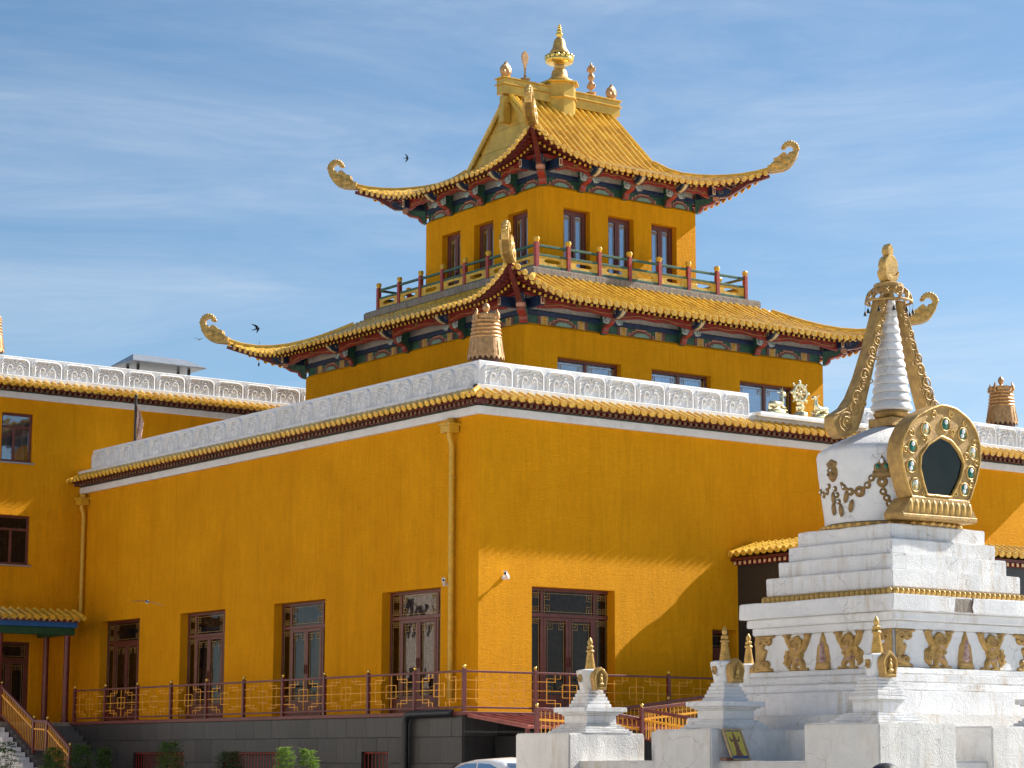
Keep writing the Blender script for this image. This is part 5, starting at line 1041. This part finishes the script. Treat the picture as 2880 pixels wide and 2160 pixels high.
small_stupa('small stupa behind, only its gold spire showing left of the lion reliefs', SX+.0, SY+3.82, 2.3, **wide)
# framed picture leaning against a plinth
FPM = XF((-8.59, -19.30, 1.625), (1, 0, 0), Vector((0, .5, -.0)).normalized(), (0, 0, 1)); tl = math.atan2(.24, .5)
FPM = T(-8.60, -19.31, 1.63) @ Matrix.Rotation(-tl, 4, 'X')
t = thing('framed_picture', 'gold framed devotional picture leaning against the white plinth', 'picture', (-8.4, -19.3, 1.62))
b = MB(); o_ = [(0, 0), (.41, 0), (.41, .56), (0, .56)]; i_ = [(.03, .03), (.38, .03), (.38, .53), (.03, .53)]; b.ring(o_, i_, -.012, .02, FPM); part('frame', b, 'wood_frame', t, 0, .004)
b = MB(); b.box(.028, .382, .0, .01, .028, .532, FPM); part('picture_border', b, 'print_blue', t)
b = MB(); b.box(.045, .365, -.003, -.0005, .085, .515, FPM); part('picture_ground', b, 'print_yellow', t)
b = MB(); relief(b, [([(.2, .12), (.2, .3)], .05, .035, .3), ([(.2, .3), (.2, .40)], .035, .03, .4), ([(.2, .43)], .024, .024, .5), ([(.2, .46), (.2, .49)], .012, .006, .5), ([(.18, .36), (.12, .34), (.1, .40)], .014, .01, .3), ([(.22, .36), (.28, .34), (.3, .41)], .014, .01, .3), ([(.15, .10), (.25, .10)], .022, .022, .3)], .4, .54, 40, 54, .012, FPM @ T(0, -.004, 0)); part('picture_figure', b, 'print_brown', t, 60)
t = thing('wooden_block', 'small reddish wooden block beside the framed picture', 'block', (-8.68, -19.28, 1.62)); b = MB(); b.box(-8.76, -8.61, -19.36, -19.18, 1.622, 1.67); part('block', b, 'wood_dark', t, 0, .006); b = MB(); b.box(-8.74, -8.63, -19.34, -19.20, 1.671, 1.678); part('block_top', b, 'print_brown', t)
# ------------------------------------------------------------------ victory banners on the roof corners
def banner(label, x, y, z):
    t = thing('victory_banner', label, 'ornament', (x, y, z), 'copper victory banners on the parapets'); M = T(x, y, z)
    b = MB(); b.lathe([(.36, 0), (.37, .14), (.33, .3)], 20, M); part('inner_drum', b, 'wood_dark', t, 40)
    n = 40; b = MB(); vs = []; f = []
    for i in range(n):
        a = 2*math.pi*i/n; zz_ = .07 if i % 2 else .17
        for r, z_ in ((.485, zz_), (.475, .22), (.44, .42), (.415, .62), (.405, .66)): vs.append((r*math.cos(a), r*math.sin(a), z_))
    for i in range(n):
        for j in range(4): f.append((i*5+j, ((i+1) % n)*5+j, ((i+1) % n)*5+j+1, i*5+j+1))
    b.add(vs, f, M); o = part('skirt', b, 'copper_gold', t, 25)
    for i in range(20):
        a = 2*math.pi*(i+.5)/20; q = MB(); q.tube([(.487*math.cos(a), .487*math.sin(a), .2), (.445*math.cos(a), .445*math.sin(a), .42), (.41*math.cos(a), .41*math.sin(a), .64)], .008, 4, M); part('skirt_rib', q, 'copper_gold', o)
    for i in range(5):
        r = .41-.012*i; z0 = .65+.105*i; b = MB(); b.lathe([(r-.03, z0), (r, z0+.02), (r+.012, z0+.05), (r, z0+.075), (r-.025, z0+.09), (r-.035, z0+.108)], 24, M); part('drum_ring', b, 'copper_gold', t, 40)
    b = MB(); b.lathe([(.34, 1.17), (.345, 1.25), (.36, 1.26), (.355, 1.29), (.2, 1.32), (.06, 1.34)], 24, M); part('drum_top', b, 'copper_gold', t, 40)
    b = MB(); b.lathe([(.06, 1.33), (.04, 1.37), (.06, 1.4), (.095, 1.46), (.09, 1.53), (.05, 1.6), (0, 1.63)], 12, M); part('flame_jewel', b, 'copper_gold', t, 40)
    for i in range(4):
        a = i*math.pi/2+.25; q = MB(); q.tube([(.36, 0, 1.12), (.42, 0, 1.18), (.41, 0, 1.28), (.37, 0, 1.36), (.38, 0, 1.42)], [.03, .05, .045, .03, .01], 7, M @ RZ(a)); part('side_flame', q, 'copper_gold', t, 40)
banner('copper victory banner on the near parapet corner', .52, .45, 11.77); banner('copper victory banner on the right parapet beside the stupa spire', 20.05, .45, 11.77); banner('copper victory banner cut off by the left edge of the picture', -3.35, 23.3, 14.78)
# ------------------------------------------------------------------ dharma wheel and deer
WZ = ZB+.86
t = thing('dharma_wheel', 'golden eight spoked wheel on a lotus stand between two deer', 'ornament', (10.98, -.2, WZ)); M = XF((10.98, -.2, 0), (1, 0, 0), (0, 1, 0), (0, 0, 1)); wc = 11.93
b = MB(); b.lathe([(.17, WZ), (.22, WZ+.05), (.2, WZ+.12), (.15, WZ+.16), (.08, WZ+.18)], 18, T(10.98, -.2, 0)); part('lotus_stand', b, 'gold_pale', t, 40)
b = MB(); b.lathe([(.06, WZ+.17), (.12, WZ+.24), (.14, WZ+.3), (.09, WZ+.36), (.12, WZ+.42), (.07, WZ+.46)], 12, T(10.98, -.2, 0)); part('stem', b, 'gold_pale', t, 40)
def circ(r, n=32): return [(r*math.cos(2*math.pi*i/n), wc+r*math.sin(2*math.pi*i/n)) for i in range(n)]
b = MB(); b.ring(circ(.265), circ(.20), -.045, .045, M); part('rim', b, 'gold_pale', t, 0, .01)
b = MB(); b.sphere((0, 0, wc), (.075, .06, .075), 12, 8, M); part('hub', b, 'gold_pale', t, 60)
for i in range(8):
    a = i*math.pi/4; c_, s_ = math.cos(a), math.sin(a); q = MB(); q.tube([(.06*c_, 0, wc+.06*s_), (.13*c_, 0, wc+.13*s_), (.21*c_, 0, wc+.21*s_)], [.016, .03, .016], 6, M); part('spoke', q, 'gold_pale', t, 60)
    q = MB(); q.sphere((.30*c_, 0, wc+.30*s_), .05 if i % 2 == 0 else .035, 8, 6, M); q.sphere((.355*c_, 0, wc+.355*s_), .026, 6, 5, M); part('rim_jewel', q, 'gold_pale', t, 60)
def deer(label, x, s):
    t = thing('deer_statue', label, 'statue', (x, -.2, WZ), 'golden deer beside the wheel'); M = T(x, -.2, WZ) @ Matrix.Diagonal((s, 1, 1, 1))
    b = MB(); b.box(-.3, .3, -.16, .16, 0, .05); b.lathe([(.3, .05), (.33, .08), (.3, .13), (.26, .14)], 18, Matrix.Diagonal((1, .55, 1, 1))); part('lotus_base', b, 'gold_pale', t, 40, M=M)
    bm = bmesh.new(); me = bpy.data.meshes.new('deer_body')
    b = MB(); b.tube([(-.28, 0, .25), (-.22, 0, .28), (-.1, 0, .29), (.05, 0, .28), (.16, 0, .32), (.2, 0, .42), (.19, 0, .54), (.21, 0, .61), (.27, 0, .62), (.34, 0, .585), (.36, 0, .575)], [.03, .095, .115, .11, .10, .07, .05, .052, .055, .035, .018], 10)
    b.tube([(-.18, .07, .2), (-.05, .12, .19), (-.2, .13, .15), (-.02, .13, .14)], [.06, .045, .03, .02], 8); b.tube([(-.18, -.07, .2), (-.05, -.12, .19), (-.2, -.13, .15), (-.02, -.13, .14)], [.06, .045, .03, .02], 8)
    b.tube([(.13, .06, .24), (.28, .08, .19), (.18, .09, .145), (.3, .09, .14)], [.05, .035, .025, .02], 8); b.tube([(.13, -.06, .24), (.28, -.08, .19), (.18, -.09, .145), (.3, -.09, .14)], [.05, .035, .025, .02], 8)
    part('body', b, 'gold_pale', t, 70, M=M)
    for e in (-1, 1):
        q = MB(); q.tube([(.21, e*.03, .64), (.17, e*.09, .67), (.14, e*.13, .68)], [.012, .025, .005], 6); part('ear', q, 'gold_pale', t, 60, M=M)
        if s > 0: q = MB(); q.tube([(.21, e*.02, .65), (.18, e*.04, .74), (.2, e*.05, .8)], [.012, .009, .004], 5); part('antler', q, 'gold_pale', t, 60, M=M)
deer('golden deer with antlers sitting left of the wheel', 10.08, 1); deer('golden deer without antlers sitting right of the wheel', 11.78, -1)
# ------------------------------------------------------------------ roof things at the left
t = thing('roof_vent', 'flat grey metal vent cowl on the left wing roof', 'vent', (3.7, 25, 14.1))
for x in (2.75, 4.75):
    for y in (24.6, 25.4): q = MB(); q.box(x-.04, x+.04, y-.04, y+.04, 14.0, 15.34); part('post', q, 'dark_metal', t)
b = MB(); b.box(2.7, 4.8, 24.55, 25.45, 14.0, 15.0); part('duct', b, 'dark_metal', t)
b = MB(); b.add([(2.3, 24.1, 15.2), (5.2, 24.1, 15.2), (5.2, 25.9, 15.2), (2.3, 25.9, 15.2), (2.75, 25, 15.58), (4.75, 25, 15.58), (2.35, 24.15, 15.16), (5.15, 24.15, 15.16), (5.15, 25.85, 15.16), (2.35, 25.85, 15.16)], [(0, 1, 5, 4), (1, 2, 5), (2, 3, 4, 5), (3, 0, 4), (6, 9, 8, 7), (0, 6, 7, 1), (1, 7, 8, 2), (2, 8, 9, 3), (3, 9, 6, 0)]); part('hood', b, 'metal_grey', t, M=T(0, 0, .14))
t = thing('flagpole', 'dark flagpole with a faded furled flag behind the hall parapet', 'flagpole', (.6, 20.4, 11.1))
b = MB(); b.tube([(.6, 20.42, 11.05), (.6, 20.42, 13.42)], .045, 8); b.sphere((.6, 20.42, 13.44), .06); part('pole', b, 'dark_metal', t, 40)
b = MB(); pts = []
for j in range(14):
    z = 13.1-1.55*j/13; w = .05+.13*min(1, j/4)
    for i in range(9): a = i/8; pts.append((.62+w*a*.9, 20.36-w*a*.8+.05*math.sin(a*9+j*.7), z-.08*a+.03*math.sin(j+i)))
b.grid(pts, 9, 14); part('flag', b, 'cloth_flag', t, 60)
# ------------------------------------------------------------------ security cameras
def seccam(label, M):
    t = thing('security_camera', label, 'camera', M.translation, 'white bullet cameras on the yellow walls')
    b = MB(); b.lathe([(.055, 0), (.055, .03), (.03, .045)], 14, M @ Matrix.Rotation(math.pi/2, 4, 'X')); part('mount', b, 'camera_white', t, 40)
    b = MB(); b.tube([(0, -.03, 0), (0, -.10, -.005), (.03, -.13, .01)], .018, 8, M); part('arm', b, 'camera_white', t, 40)
    C = M @ T(.02, -.14, .0) @ Matrix.Rotation(R_(-50), 4, 'Z') @ Matrix.Rotation(R_(-20), 4, 'X'); b = MB(); b.box(-.04, .04, -.24, .06, -.04, .045); o = part('housing', b, 'camera_white', t, 0, .012, M=C); b = MB(); b.box(-.048, .048, -.29, .07, .046, .056); part('sun_hood', b, 'camera_white', o, M=C)
    b = MB(); b.lathe([(.03, 0), (.03, .012), (.0, .012)], 12, C @ T(0, -.24, 0) @ Matrix.Rotation(math.pi/2, 4, 'X')); part('lens', b, 'lens_black', o, 40)
seccam('white security camera on the sunlit right hand wall casting a long shadow', FR_Y(.78, 0, 6.22) @ RZ(R_(112)) @ RZ(R_(-112)))
seccam('white security camera beside the downpipe above the last door', FR_X(0, 1.3, 6.09) @ Matrix.Diagonal((-1, 1, 1, 1)))
# ------------------------------------------------------------------ parked car
CM = T(-5.4, -8.95, 0) @ RZ(R_(-95))
car = thing('parked_car', 'white car parked behind the leftmost plinth, only its roof showing', 'car', (-5.4, -8.95, 0))
def loft(sec, mats, name, par, smooth=40):
    b = MB(); n = len(sec[0]); vs = [p for s in sec for p in s]; f = []
    for i in range(len(sec)-1):
        for j in range(n-1): f.append((i*n+j, i*n+j+1, (i+1)*n+j+1, (i+1)*n+j))
    f.append(tuple(range(n))); f.append(tuple((len(sec)-1)*n+j for j in range(n-1, -1, -1))); b.add(vs, f); return part(name, b, mats, par, smooth, M=CM)
def bodysec(x, zb, zt, w):
    pr = [(-w*.94, zb), (-w, zb+.25), (-w*1.0, zt-.18), (-w*.95, zt-.04), (-w*.86, zt), (0, zt+.03), (w*.86, zt), (w*.95, zt-.04), (w*1.0, zt-.18), (w, zb+.25), (w*.94, zb)]; return [(x, y, z) for y, z in pr]
loft([bodysec(-2.3, .45, .85, .72), bodysec(-2.2, .3, .98, .84), bodysec(-1.6, .26, 1.03, .9), bodysec(0, .24, 1.01, .91), bodysec(1.0, .24, 1.0, .91), bodysec(1.7, .28, .92, .89), bodysec(2.15, .34, .8, .82), bodysec(2.28, .42, .68, .7)], 'car_white', 'body', car)
def ghsec(x, zt, w0, w1): return [(x, y, z) for y, z in [(-w0, .98), (-w1-.02, zt-.1), (-w1*.82, zt-.015), (0, zt+.02), (w1*.82, zt-.015), (w1+.02, zt-.1), (w0, .98)]]
gh = [ghsec(-2.05, 1.06, .8, .72), ghsec(-1.75, 1.36, .82, .66), ghsec(-1.35, 1.57, .83, .62), ghsec(-.7, 1.65, .83, .62), ghsec(-.1, 1.67, .83, .62), ghsec(.45, 1.62, .83, .62), ghsec(.85, 1.42, .82, .65), ghsec(1.3, 1.08, .81, .73)]
loft(gh, 'car_white', 'cabin', car)
for s in (-1, 1):
    for pts in ([(-1.55, 1.05), (-1.6, 1.26), (-1.3, 1.46), (-.85, 1.55), (-.42, 1.565), (-.42, 1.05)], [(-.34, 1.05), (-.34, 1.565), (.1, 1.555), (.42, 1.48), (.7, 1.30), (.95, 1.05)]):
        b = MB(); w = lambda z: .83-(z-.98)/.6*.19+.012; b.add([(x, s*w(z), z) for x, z in pts]+[(x, s*(w(z)-.03), z) for x, z in pts], [tuple(range(len(pts))), tuple(range(2*len(pts)-1, len(pts)-1, -1))]); part('side_window', b, 'car_glass', car, M=CM)
    for x in (-1.4, 1.4):
        b = MB(); b.lathe([(.2, -.1), (.31, -.1), (.335, -.06), (.335, .06), (.31, .1), (.2, .1)], 24, CM @ T(x, s*.83, .335) @ Matrix.Rotation(math.pi/2, 4, 'X')); o = part('wheel', b, 'rubber', car, 40); b = MB(); b.lathe([(.0, -.08), (.2, -.085), (.2, .085), (0, .08)], 20, CM @ T(x, s*.83, .335) @ Matrix.Rotation(math.pi/2, 4, 'X')); part('rim', b, 'metal_grey', o, 40)
    b = MB(); b.sphere((2.16, s*.6, .7), (.1, .16, .07)); part('headlight', b, 'jewel_white', car, 60, M=CM); b = MB(); b.box(-2.27, -2.2, s*.68-.12, s*.68+.12, .78, .92); part('tail_light', b, 'post_red', car, 0, .02, M=CM)
b = MB(); b.add([(-1.99, -.66, 1.1), (-1.99, .66, 1.1), (-1.5, .56, 1.5), (-1.5, -.56, 1.5)], [(0, 1, 2, 3)]); b.add([(1.26, -.66, 1.12), (1.26, .66, 1.12), (.6, .55, 1.55), (.6, -.55, 1.55)], [(3, 2, 1, 0)]); part('screen_glass', b, 'car_glass', car, M=CM @ T(0, 0, .02))
# ------------------------------------------------------------------ shrubs along the plinth
def shrub(label, x, y, h, r, mat, seed, n=420, ls=.1):
    rn = random.Random(seed); t = thing('shrub', label, 'shrub', (x, y, 0), 'young leafy shrubs along the plinth'); st_ = MB(); lv = MB()
    for i in range(9):
        a = rn.uniform(0, 6.28); rr = r*rn.uniform(.2, .75); top = h*rn.uniform(.62, .95); pts = [(x+rr*.1*math.cos(a), y+rr*.1*math.sin(a), 0)]
        for j in range(1, 6): f = j/5; pts.append((x+rr*math.cos(a)*f**1.3+rn.uniform(-.03, .03), y+rr*math.sin(a)*f**1.3+rn.uniform(-.03, .03), top*f))
        st_.tube(pts, [.018, .015, .012, .01, .008, .004], 5)
    for i in range(n):
        zz_ = h*(.25+.75*rn.random()**.7); prof = math.sin(math.pi*min(1, max(.08, (zz_/h-.1)/.95)))**.55; a = rn.uniform(0, 6.28); rr = r*prof*math.sqrt(rn.random())*(.75+.35*noise.noise(Vector((math.cos(a)*1.5+seed, math.sin(a)*1.5, zz_*2.5))))
        c = Vector((x+rr*math.cos(a), y+rr*math.sin(a), zz_)); d = Vector((math.cos(a+rn.uniform(-.9, .9)), math.sin(a+rn.uniform(-.9, .9)), rn.uniform(-.5, .35))).normalized(); sd = d.cross(Vector((0, 0, 1))).normalized()
        for j in range(3):                                   # a compound leaf of small leaflets
            o = c+d*(j*ls*.55); s_ = 1 if j < 2 else 0
            for e in ((-1, 1) if j < 2 else (0,)):
                L = ls*rn.uniform(.7, 1.1); dd = (d*.6+sd*e+Vector((0, 0, rn.uniform(-.35, .15)))).normalized() if e else d; ss = dd.cross(Vector((0, 0, 1))).normalized(); up_ = ss.cross(dd)
                lv.add([o, o+dd*L*.5+ss*L*.24+up_*.01, o+dd*L, o+dd*L*.5-ss*L*.24+up_*.01], [(0, 1, 2, 3)])
    part('stem', st_, 'bark', t, 40); part('foliage', lv, mat, t)
shrub('dark leafy shrub in front of the white stair wall at the left edge', -5.2, 16.7, 2.12, .5, 'leaf_shaded', 1, 260, .13)
shrub('shrub in front of the stair railing foot', -5.0, 13.75, 1.96, .42, 'leaf_shaded', 2)
shrub('shrub right beside the end of the stair railing', -4.3, 13.5, 2.02, .44, 'leaf_shaded', 3, 460)
shrub('narrow shrub against the lowest granite steps', -3.6, 13.5, 1.95, .28, 'leaf_shaded', 4, 300)
shrub('shrub in front of the leftmost basement grille', -3.9, 8.9, 2.1, .42, 'leaf_shaded', 5)
shrub('dusty shrub at the left side of the middle basement grille', -4.0, 5.4, 1.84, .5, 'leaf_dusty', 6)
shrub('bright sunlit shrub, left one of the yellow green pair', -7.1, -2.6, 1.90, .22, 'leaf_sunlit', 7, 330, .085)
shrub('bright sunlit shrub, right one of the yellow green pair', -6.5, -2.6, 1.85, .24, 'leaf_sunlit', 8, 330, .085)
# ------------------------------------------------------------------ swallows
def swallow(label, pos, heading, bank, scale=1., up_=.0, flap=.25):
    M = T(*pos) @ RZ(heading) @ Matrix.Rotation(up_, 4, 'Y') @ Matrix.Rotation(bank, 4, 'X') @ Matrix.Diagonal((scale, scale, scale, 1))
    t = thing('swallow', label, 'bird', pos, 'swallows flying round the temple')
    b = MB(); b.tube([(-.075, 0, 0), (-.05, 0, 0), (0, 0, -.002), (.04, 0, 0), (.065, 0, .004), (.08, 0, .003), (.09, 0, .0)], [.006, .016, .021, .019, .015, .011, .002], 10); part('body', b, 'bird_dark', t, 60, M=M)
    b = MB(); b.sphere((0, 0, -.008), (.05, .015, .015)); part('belly', b, 'bird_white', t, 60, M=M)
    for s in (-1, 1):
        b = MB(); pl_ = [(.045, 0), (.055, .05), (.03, .10), (-.03, .155), (-.075, .185), (-.055, .14), (-.03, .10), (-.015, .05), (-.02, 0)]; vs = [(x, s*y, .012+flap*y-y*y*flap*2.5) for x, y in pl_]; b.add(vs+[(x, y, z-.004) for x, y, z in vs], [tuple(range(9)), tuple(range(17, 8, -1))]+[(i, (i+1) % 9, (i+1) % 9+9, i+9) for i in range(9)]); part('wing', b, 'bird_dark', t, M=M)
        b = MB(); vs = [(-.06, 0, 0), (-.07, s*.012, 0), (-.15, s*.035, 0), (-.09, s*.004, 0)]; b.add(vs+[(x, y, z-.003) for x, y, z in vs], [(0, 1, 2, 3), (7, 6, 5, 4), (0, 4, 5, 1), (1, 5, 6, 2), (2, 6, 7, 3)]); part('tail_feather', b, 'bird_dark', t, M=M)
def along(u, v, D): return CAM+(r2*((u-1440)/6547.6)+u2*(-(v-1080)/6547.6)+fw)*D
swallow('swallow high in the sky left of the upper roof', along(1144, 445, 88), -YAW+.1, 1.35, 1.0, 0, .05)
swallow('swallow just above the lower left roof corner', along(722, 925, 55), -YAW+.25, .9, .95, -.35, .3)
swallow('tiny swallow beyond the left corner ornament', along(560, 955, 85), -YAW+1.3, .1, 1.0, 0, .4)
swallow('swallow with spread wings in front of the long yellow wall', along(414, 1692, 26), -YAW-1.4, -.12, 1.0, .05, -.25)
# ------------------------------------------------------------------ person near the camera, only the crown of the head in view
px_, py_ = -27.07, -41.18
pt_ = thing('person', 'person with dark hair, only the top of the head showing at the bottom edge', 'person', (px_, py_, 0))
def skin_mesh(name, verts, edges, rad, mat, par, M, sub=2, root=0):
    me = bpy.data.meshes.new(name); me.from_pydata(verts, edges, []); o = bpy.data.objects.new(name, me); COL.objects.link(o)
    md = o.modifiers.new('s', 'SKIN'); sm = o.modifiers.new('u', 'SUBSURF'); sm.levels = sub; sm.render_levels = sub
    for i, sv in enumerate(me.skin_vertices[0].data): sv.radius = (rad[i], rad[i]) if not isinstance(rad[i], tuple) else rad[i]; sv.use_root = i == root
    dg = bpy.context.evaluated_depsgraph_get(); ev = o.evaluated_get(dg); nm = bpy.data.meshes.new_from_object(ev); bpy.data.objects.remove(o)
    nm.materials.clear(); [nm.materials.append(MATS[m]) for m in mat]; nm.polygons.foreach_set('use_smooth', [True]*len(nm.polygons)); return nm
V = [(0, 0, .93), (0, 0, 1.08), (0, .0, 1.25), (0, 0, 1.36), (0, .0, 1.42), (0, -.01, 1.49), (0, -.015, 1.555)]; E_ = [(0, 1), (1, 2), (2, 3), (3, 4), (4, 5), (5, 6)]; Rd = [(.15, .11), (.13, .095), (.155, .105), (.12, .085), .05, (.075, .088), (.055, .065)]
for s in (-1, 1):
    k = len(V); V += [(s*.17, 0, 1.33), (s*.215, .01, 1.06), (s*.225, -.04, .82), (s*.225, -.06, .74)]; Rd += [.058, .045, .034, (.018, .036)]; E_ += [(3, k), (k, k+1), (k+1, k+2), (k+2, k+3)]
    for f in range(4): q = len(V); V += [(s*.228, -.03-.02*f, .69), (s*.222, -.035-.02*f, .655-.008*(f in (1, 2)))]; Rd += [.009, .008]; E_ += [(k+3, q), (q, q+1)]
    q = len(V); V += [(s*.205, -.095, .73), (s*.195, -.105, .70)]; Rd += [.011, .009]; E_ += [(k+3, q), (q, q+1)]
    k = len(V); V += [(s*.095, 0, .86), (s*.1, -.01, .48), (s*.1, .015, .09), (s*.105, -.1, .045)]; Rd += [.088, .06, .042, (.042, .03)]; E_ += [(0, k), (k, k+1), (k+1, k+2), (k+2, k+3)]
PM = T(px_, py_, 0) @ RZ(-YAW+math.pi-.15); pme = skin_mesh('person_body', V, E_, Rd, ['skin', 'shirt', 'trousers'], pt_, PM)
for p in pme.polygons:
    c = p.center; p.material_index = 2 if c.z < .95 and abs(c.x) < .175 and not (c.z > .6 and abs(c.x) > .185) else 1 if (.95 <= c.z < 1.40 and abs(c.x) < .19) or (c.z > 1.1 and c.z < 1.4) else 0
place('body', pme, pt_, PM)
b = MB(); b.sphere((0, .012, 1.515), (.082, .098, .085), 18, 12); b.sphere((0, .045, 1.46), (.075, .062, .09), 14, 10); b.tube([(0, .1, 1.45), (0, .115, 1.38), (0, .11, 1.28)], [.03, .03, .012], 8); part('hair', b, 'hair', pt_, 70, M=PM)
for s in (-1, 1):
    b = MB(); b.sphere((s*.03, -.088, 1.492), (.012, .008, .008)); part('eye', b, 'jewel_white', pt_, 60, M=PM); b = MB(); b.sphere((s*.078, .0, 1.485), (.012, .022, .032)); part('ear', b, 'skin', pt_, 60, M=PM)
b = MB(); b.tube([(0, -.092, 1.50), (0, -.112, 1.462), (0, -.095, 1.455)], [.009, .014, .008], 8); part('nose', b, 'skin', pt_, 60, M=PM)
b = MB(); b.sphere((0, -.088, 1.432), (.022, .008, .007)); part('mouth', b, 'fret_mauve', pt_, 60, M=PM)
# ------------------------------------------------------------------ plastered building across the yard (outside the frame, inferred from brick in door reflections; plastered pale to bounce light onto the hall)
bb_ = thing('plastered_building', 'long unseen building mirrored in the hall doors, plastered cream to bounce light', 'building', (-30, 12, 0))
b = MB(); wins = []
for fl in range(4):
    for i in range(20): wins.append((-18.5+3.2*i, -17.1+3.2*i, 1.1+3.0*fl, 2.7+3.0*fl))
wall_face(b, lambda u, v, w: (-24-w, u, v), -20, 46, 0, 13, wins, .2)
b.add([(-24, -20, 0), (-36, -20, 0), (-36, -20, 13), (-24, -20, 13)], [(0, 1, 2, 3)]); b.add([(-24, 46, 0), (-36, 46, 0), (-36, 46, 13), (-24, 46, 13)], [(3, 2, 1, 0)]); b.add([(-36, -20, 0), (-36, 46, 0), (-36, 46, 13), (-36, -20, 13)], [(3, 2, 1, 0)])
plaster('cream_plaster', (.66, .58, .50), (.74, .66, .58)); part('wall', b, 'cream_plaster', bb_)
b = MB(); b.box(-36.3, -23.7, -20.3, 46.3, 13.0, 13.35); part('roof_slab', b, 'concrete', bb_)
for a, c, e, f in wins:
    k = ('bw', round(c-a, 2))
    if k not in DC: q = MB(); q.box(-.16, -.12, 0, 1.4, 0, 1.6); DC[k] = q.mesh('window', 'lens_black')
    place('window', DC[k], bb_, T(-24, a, e))
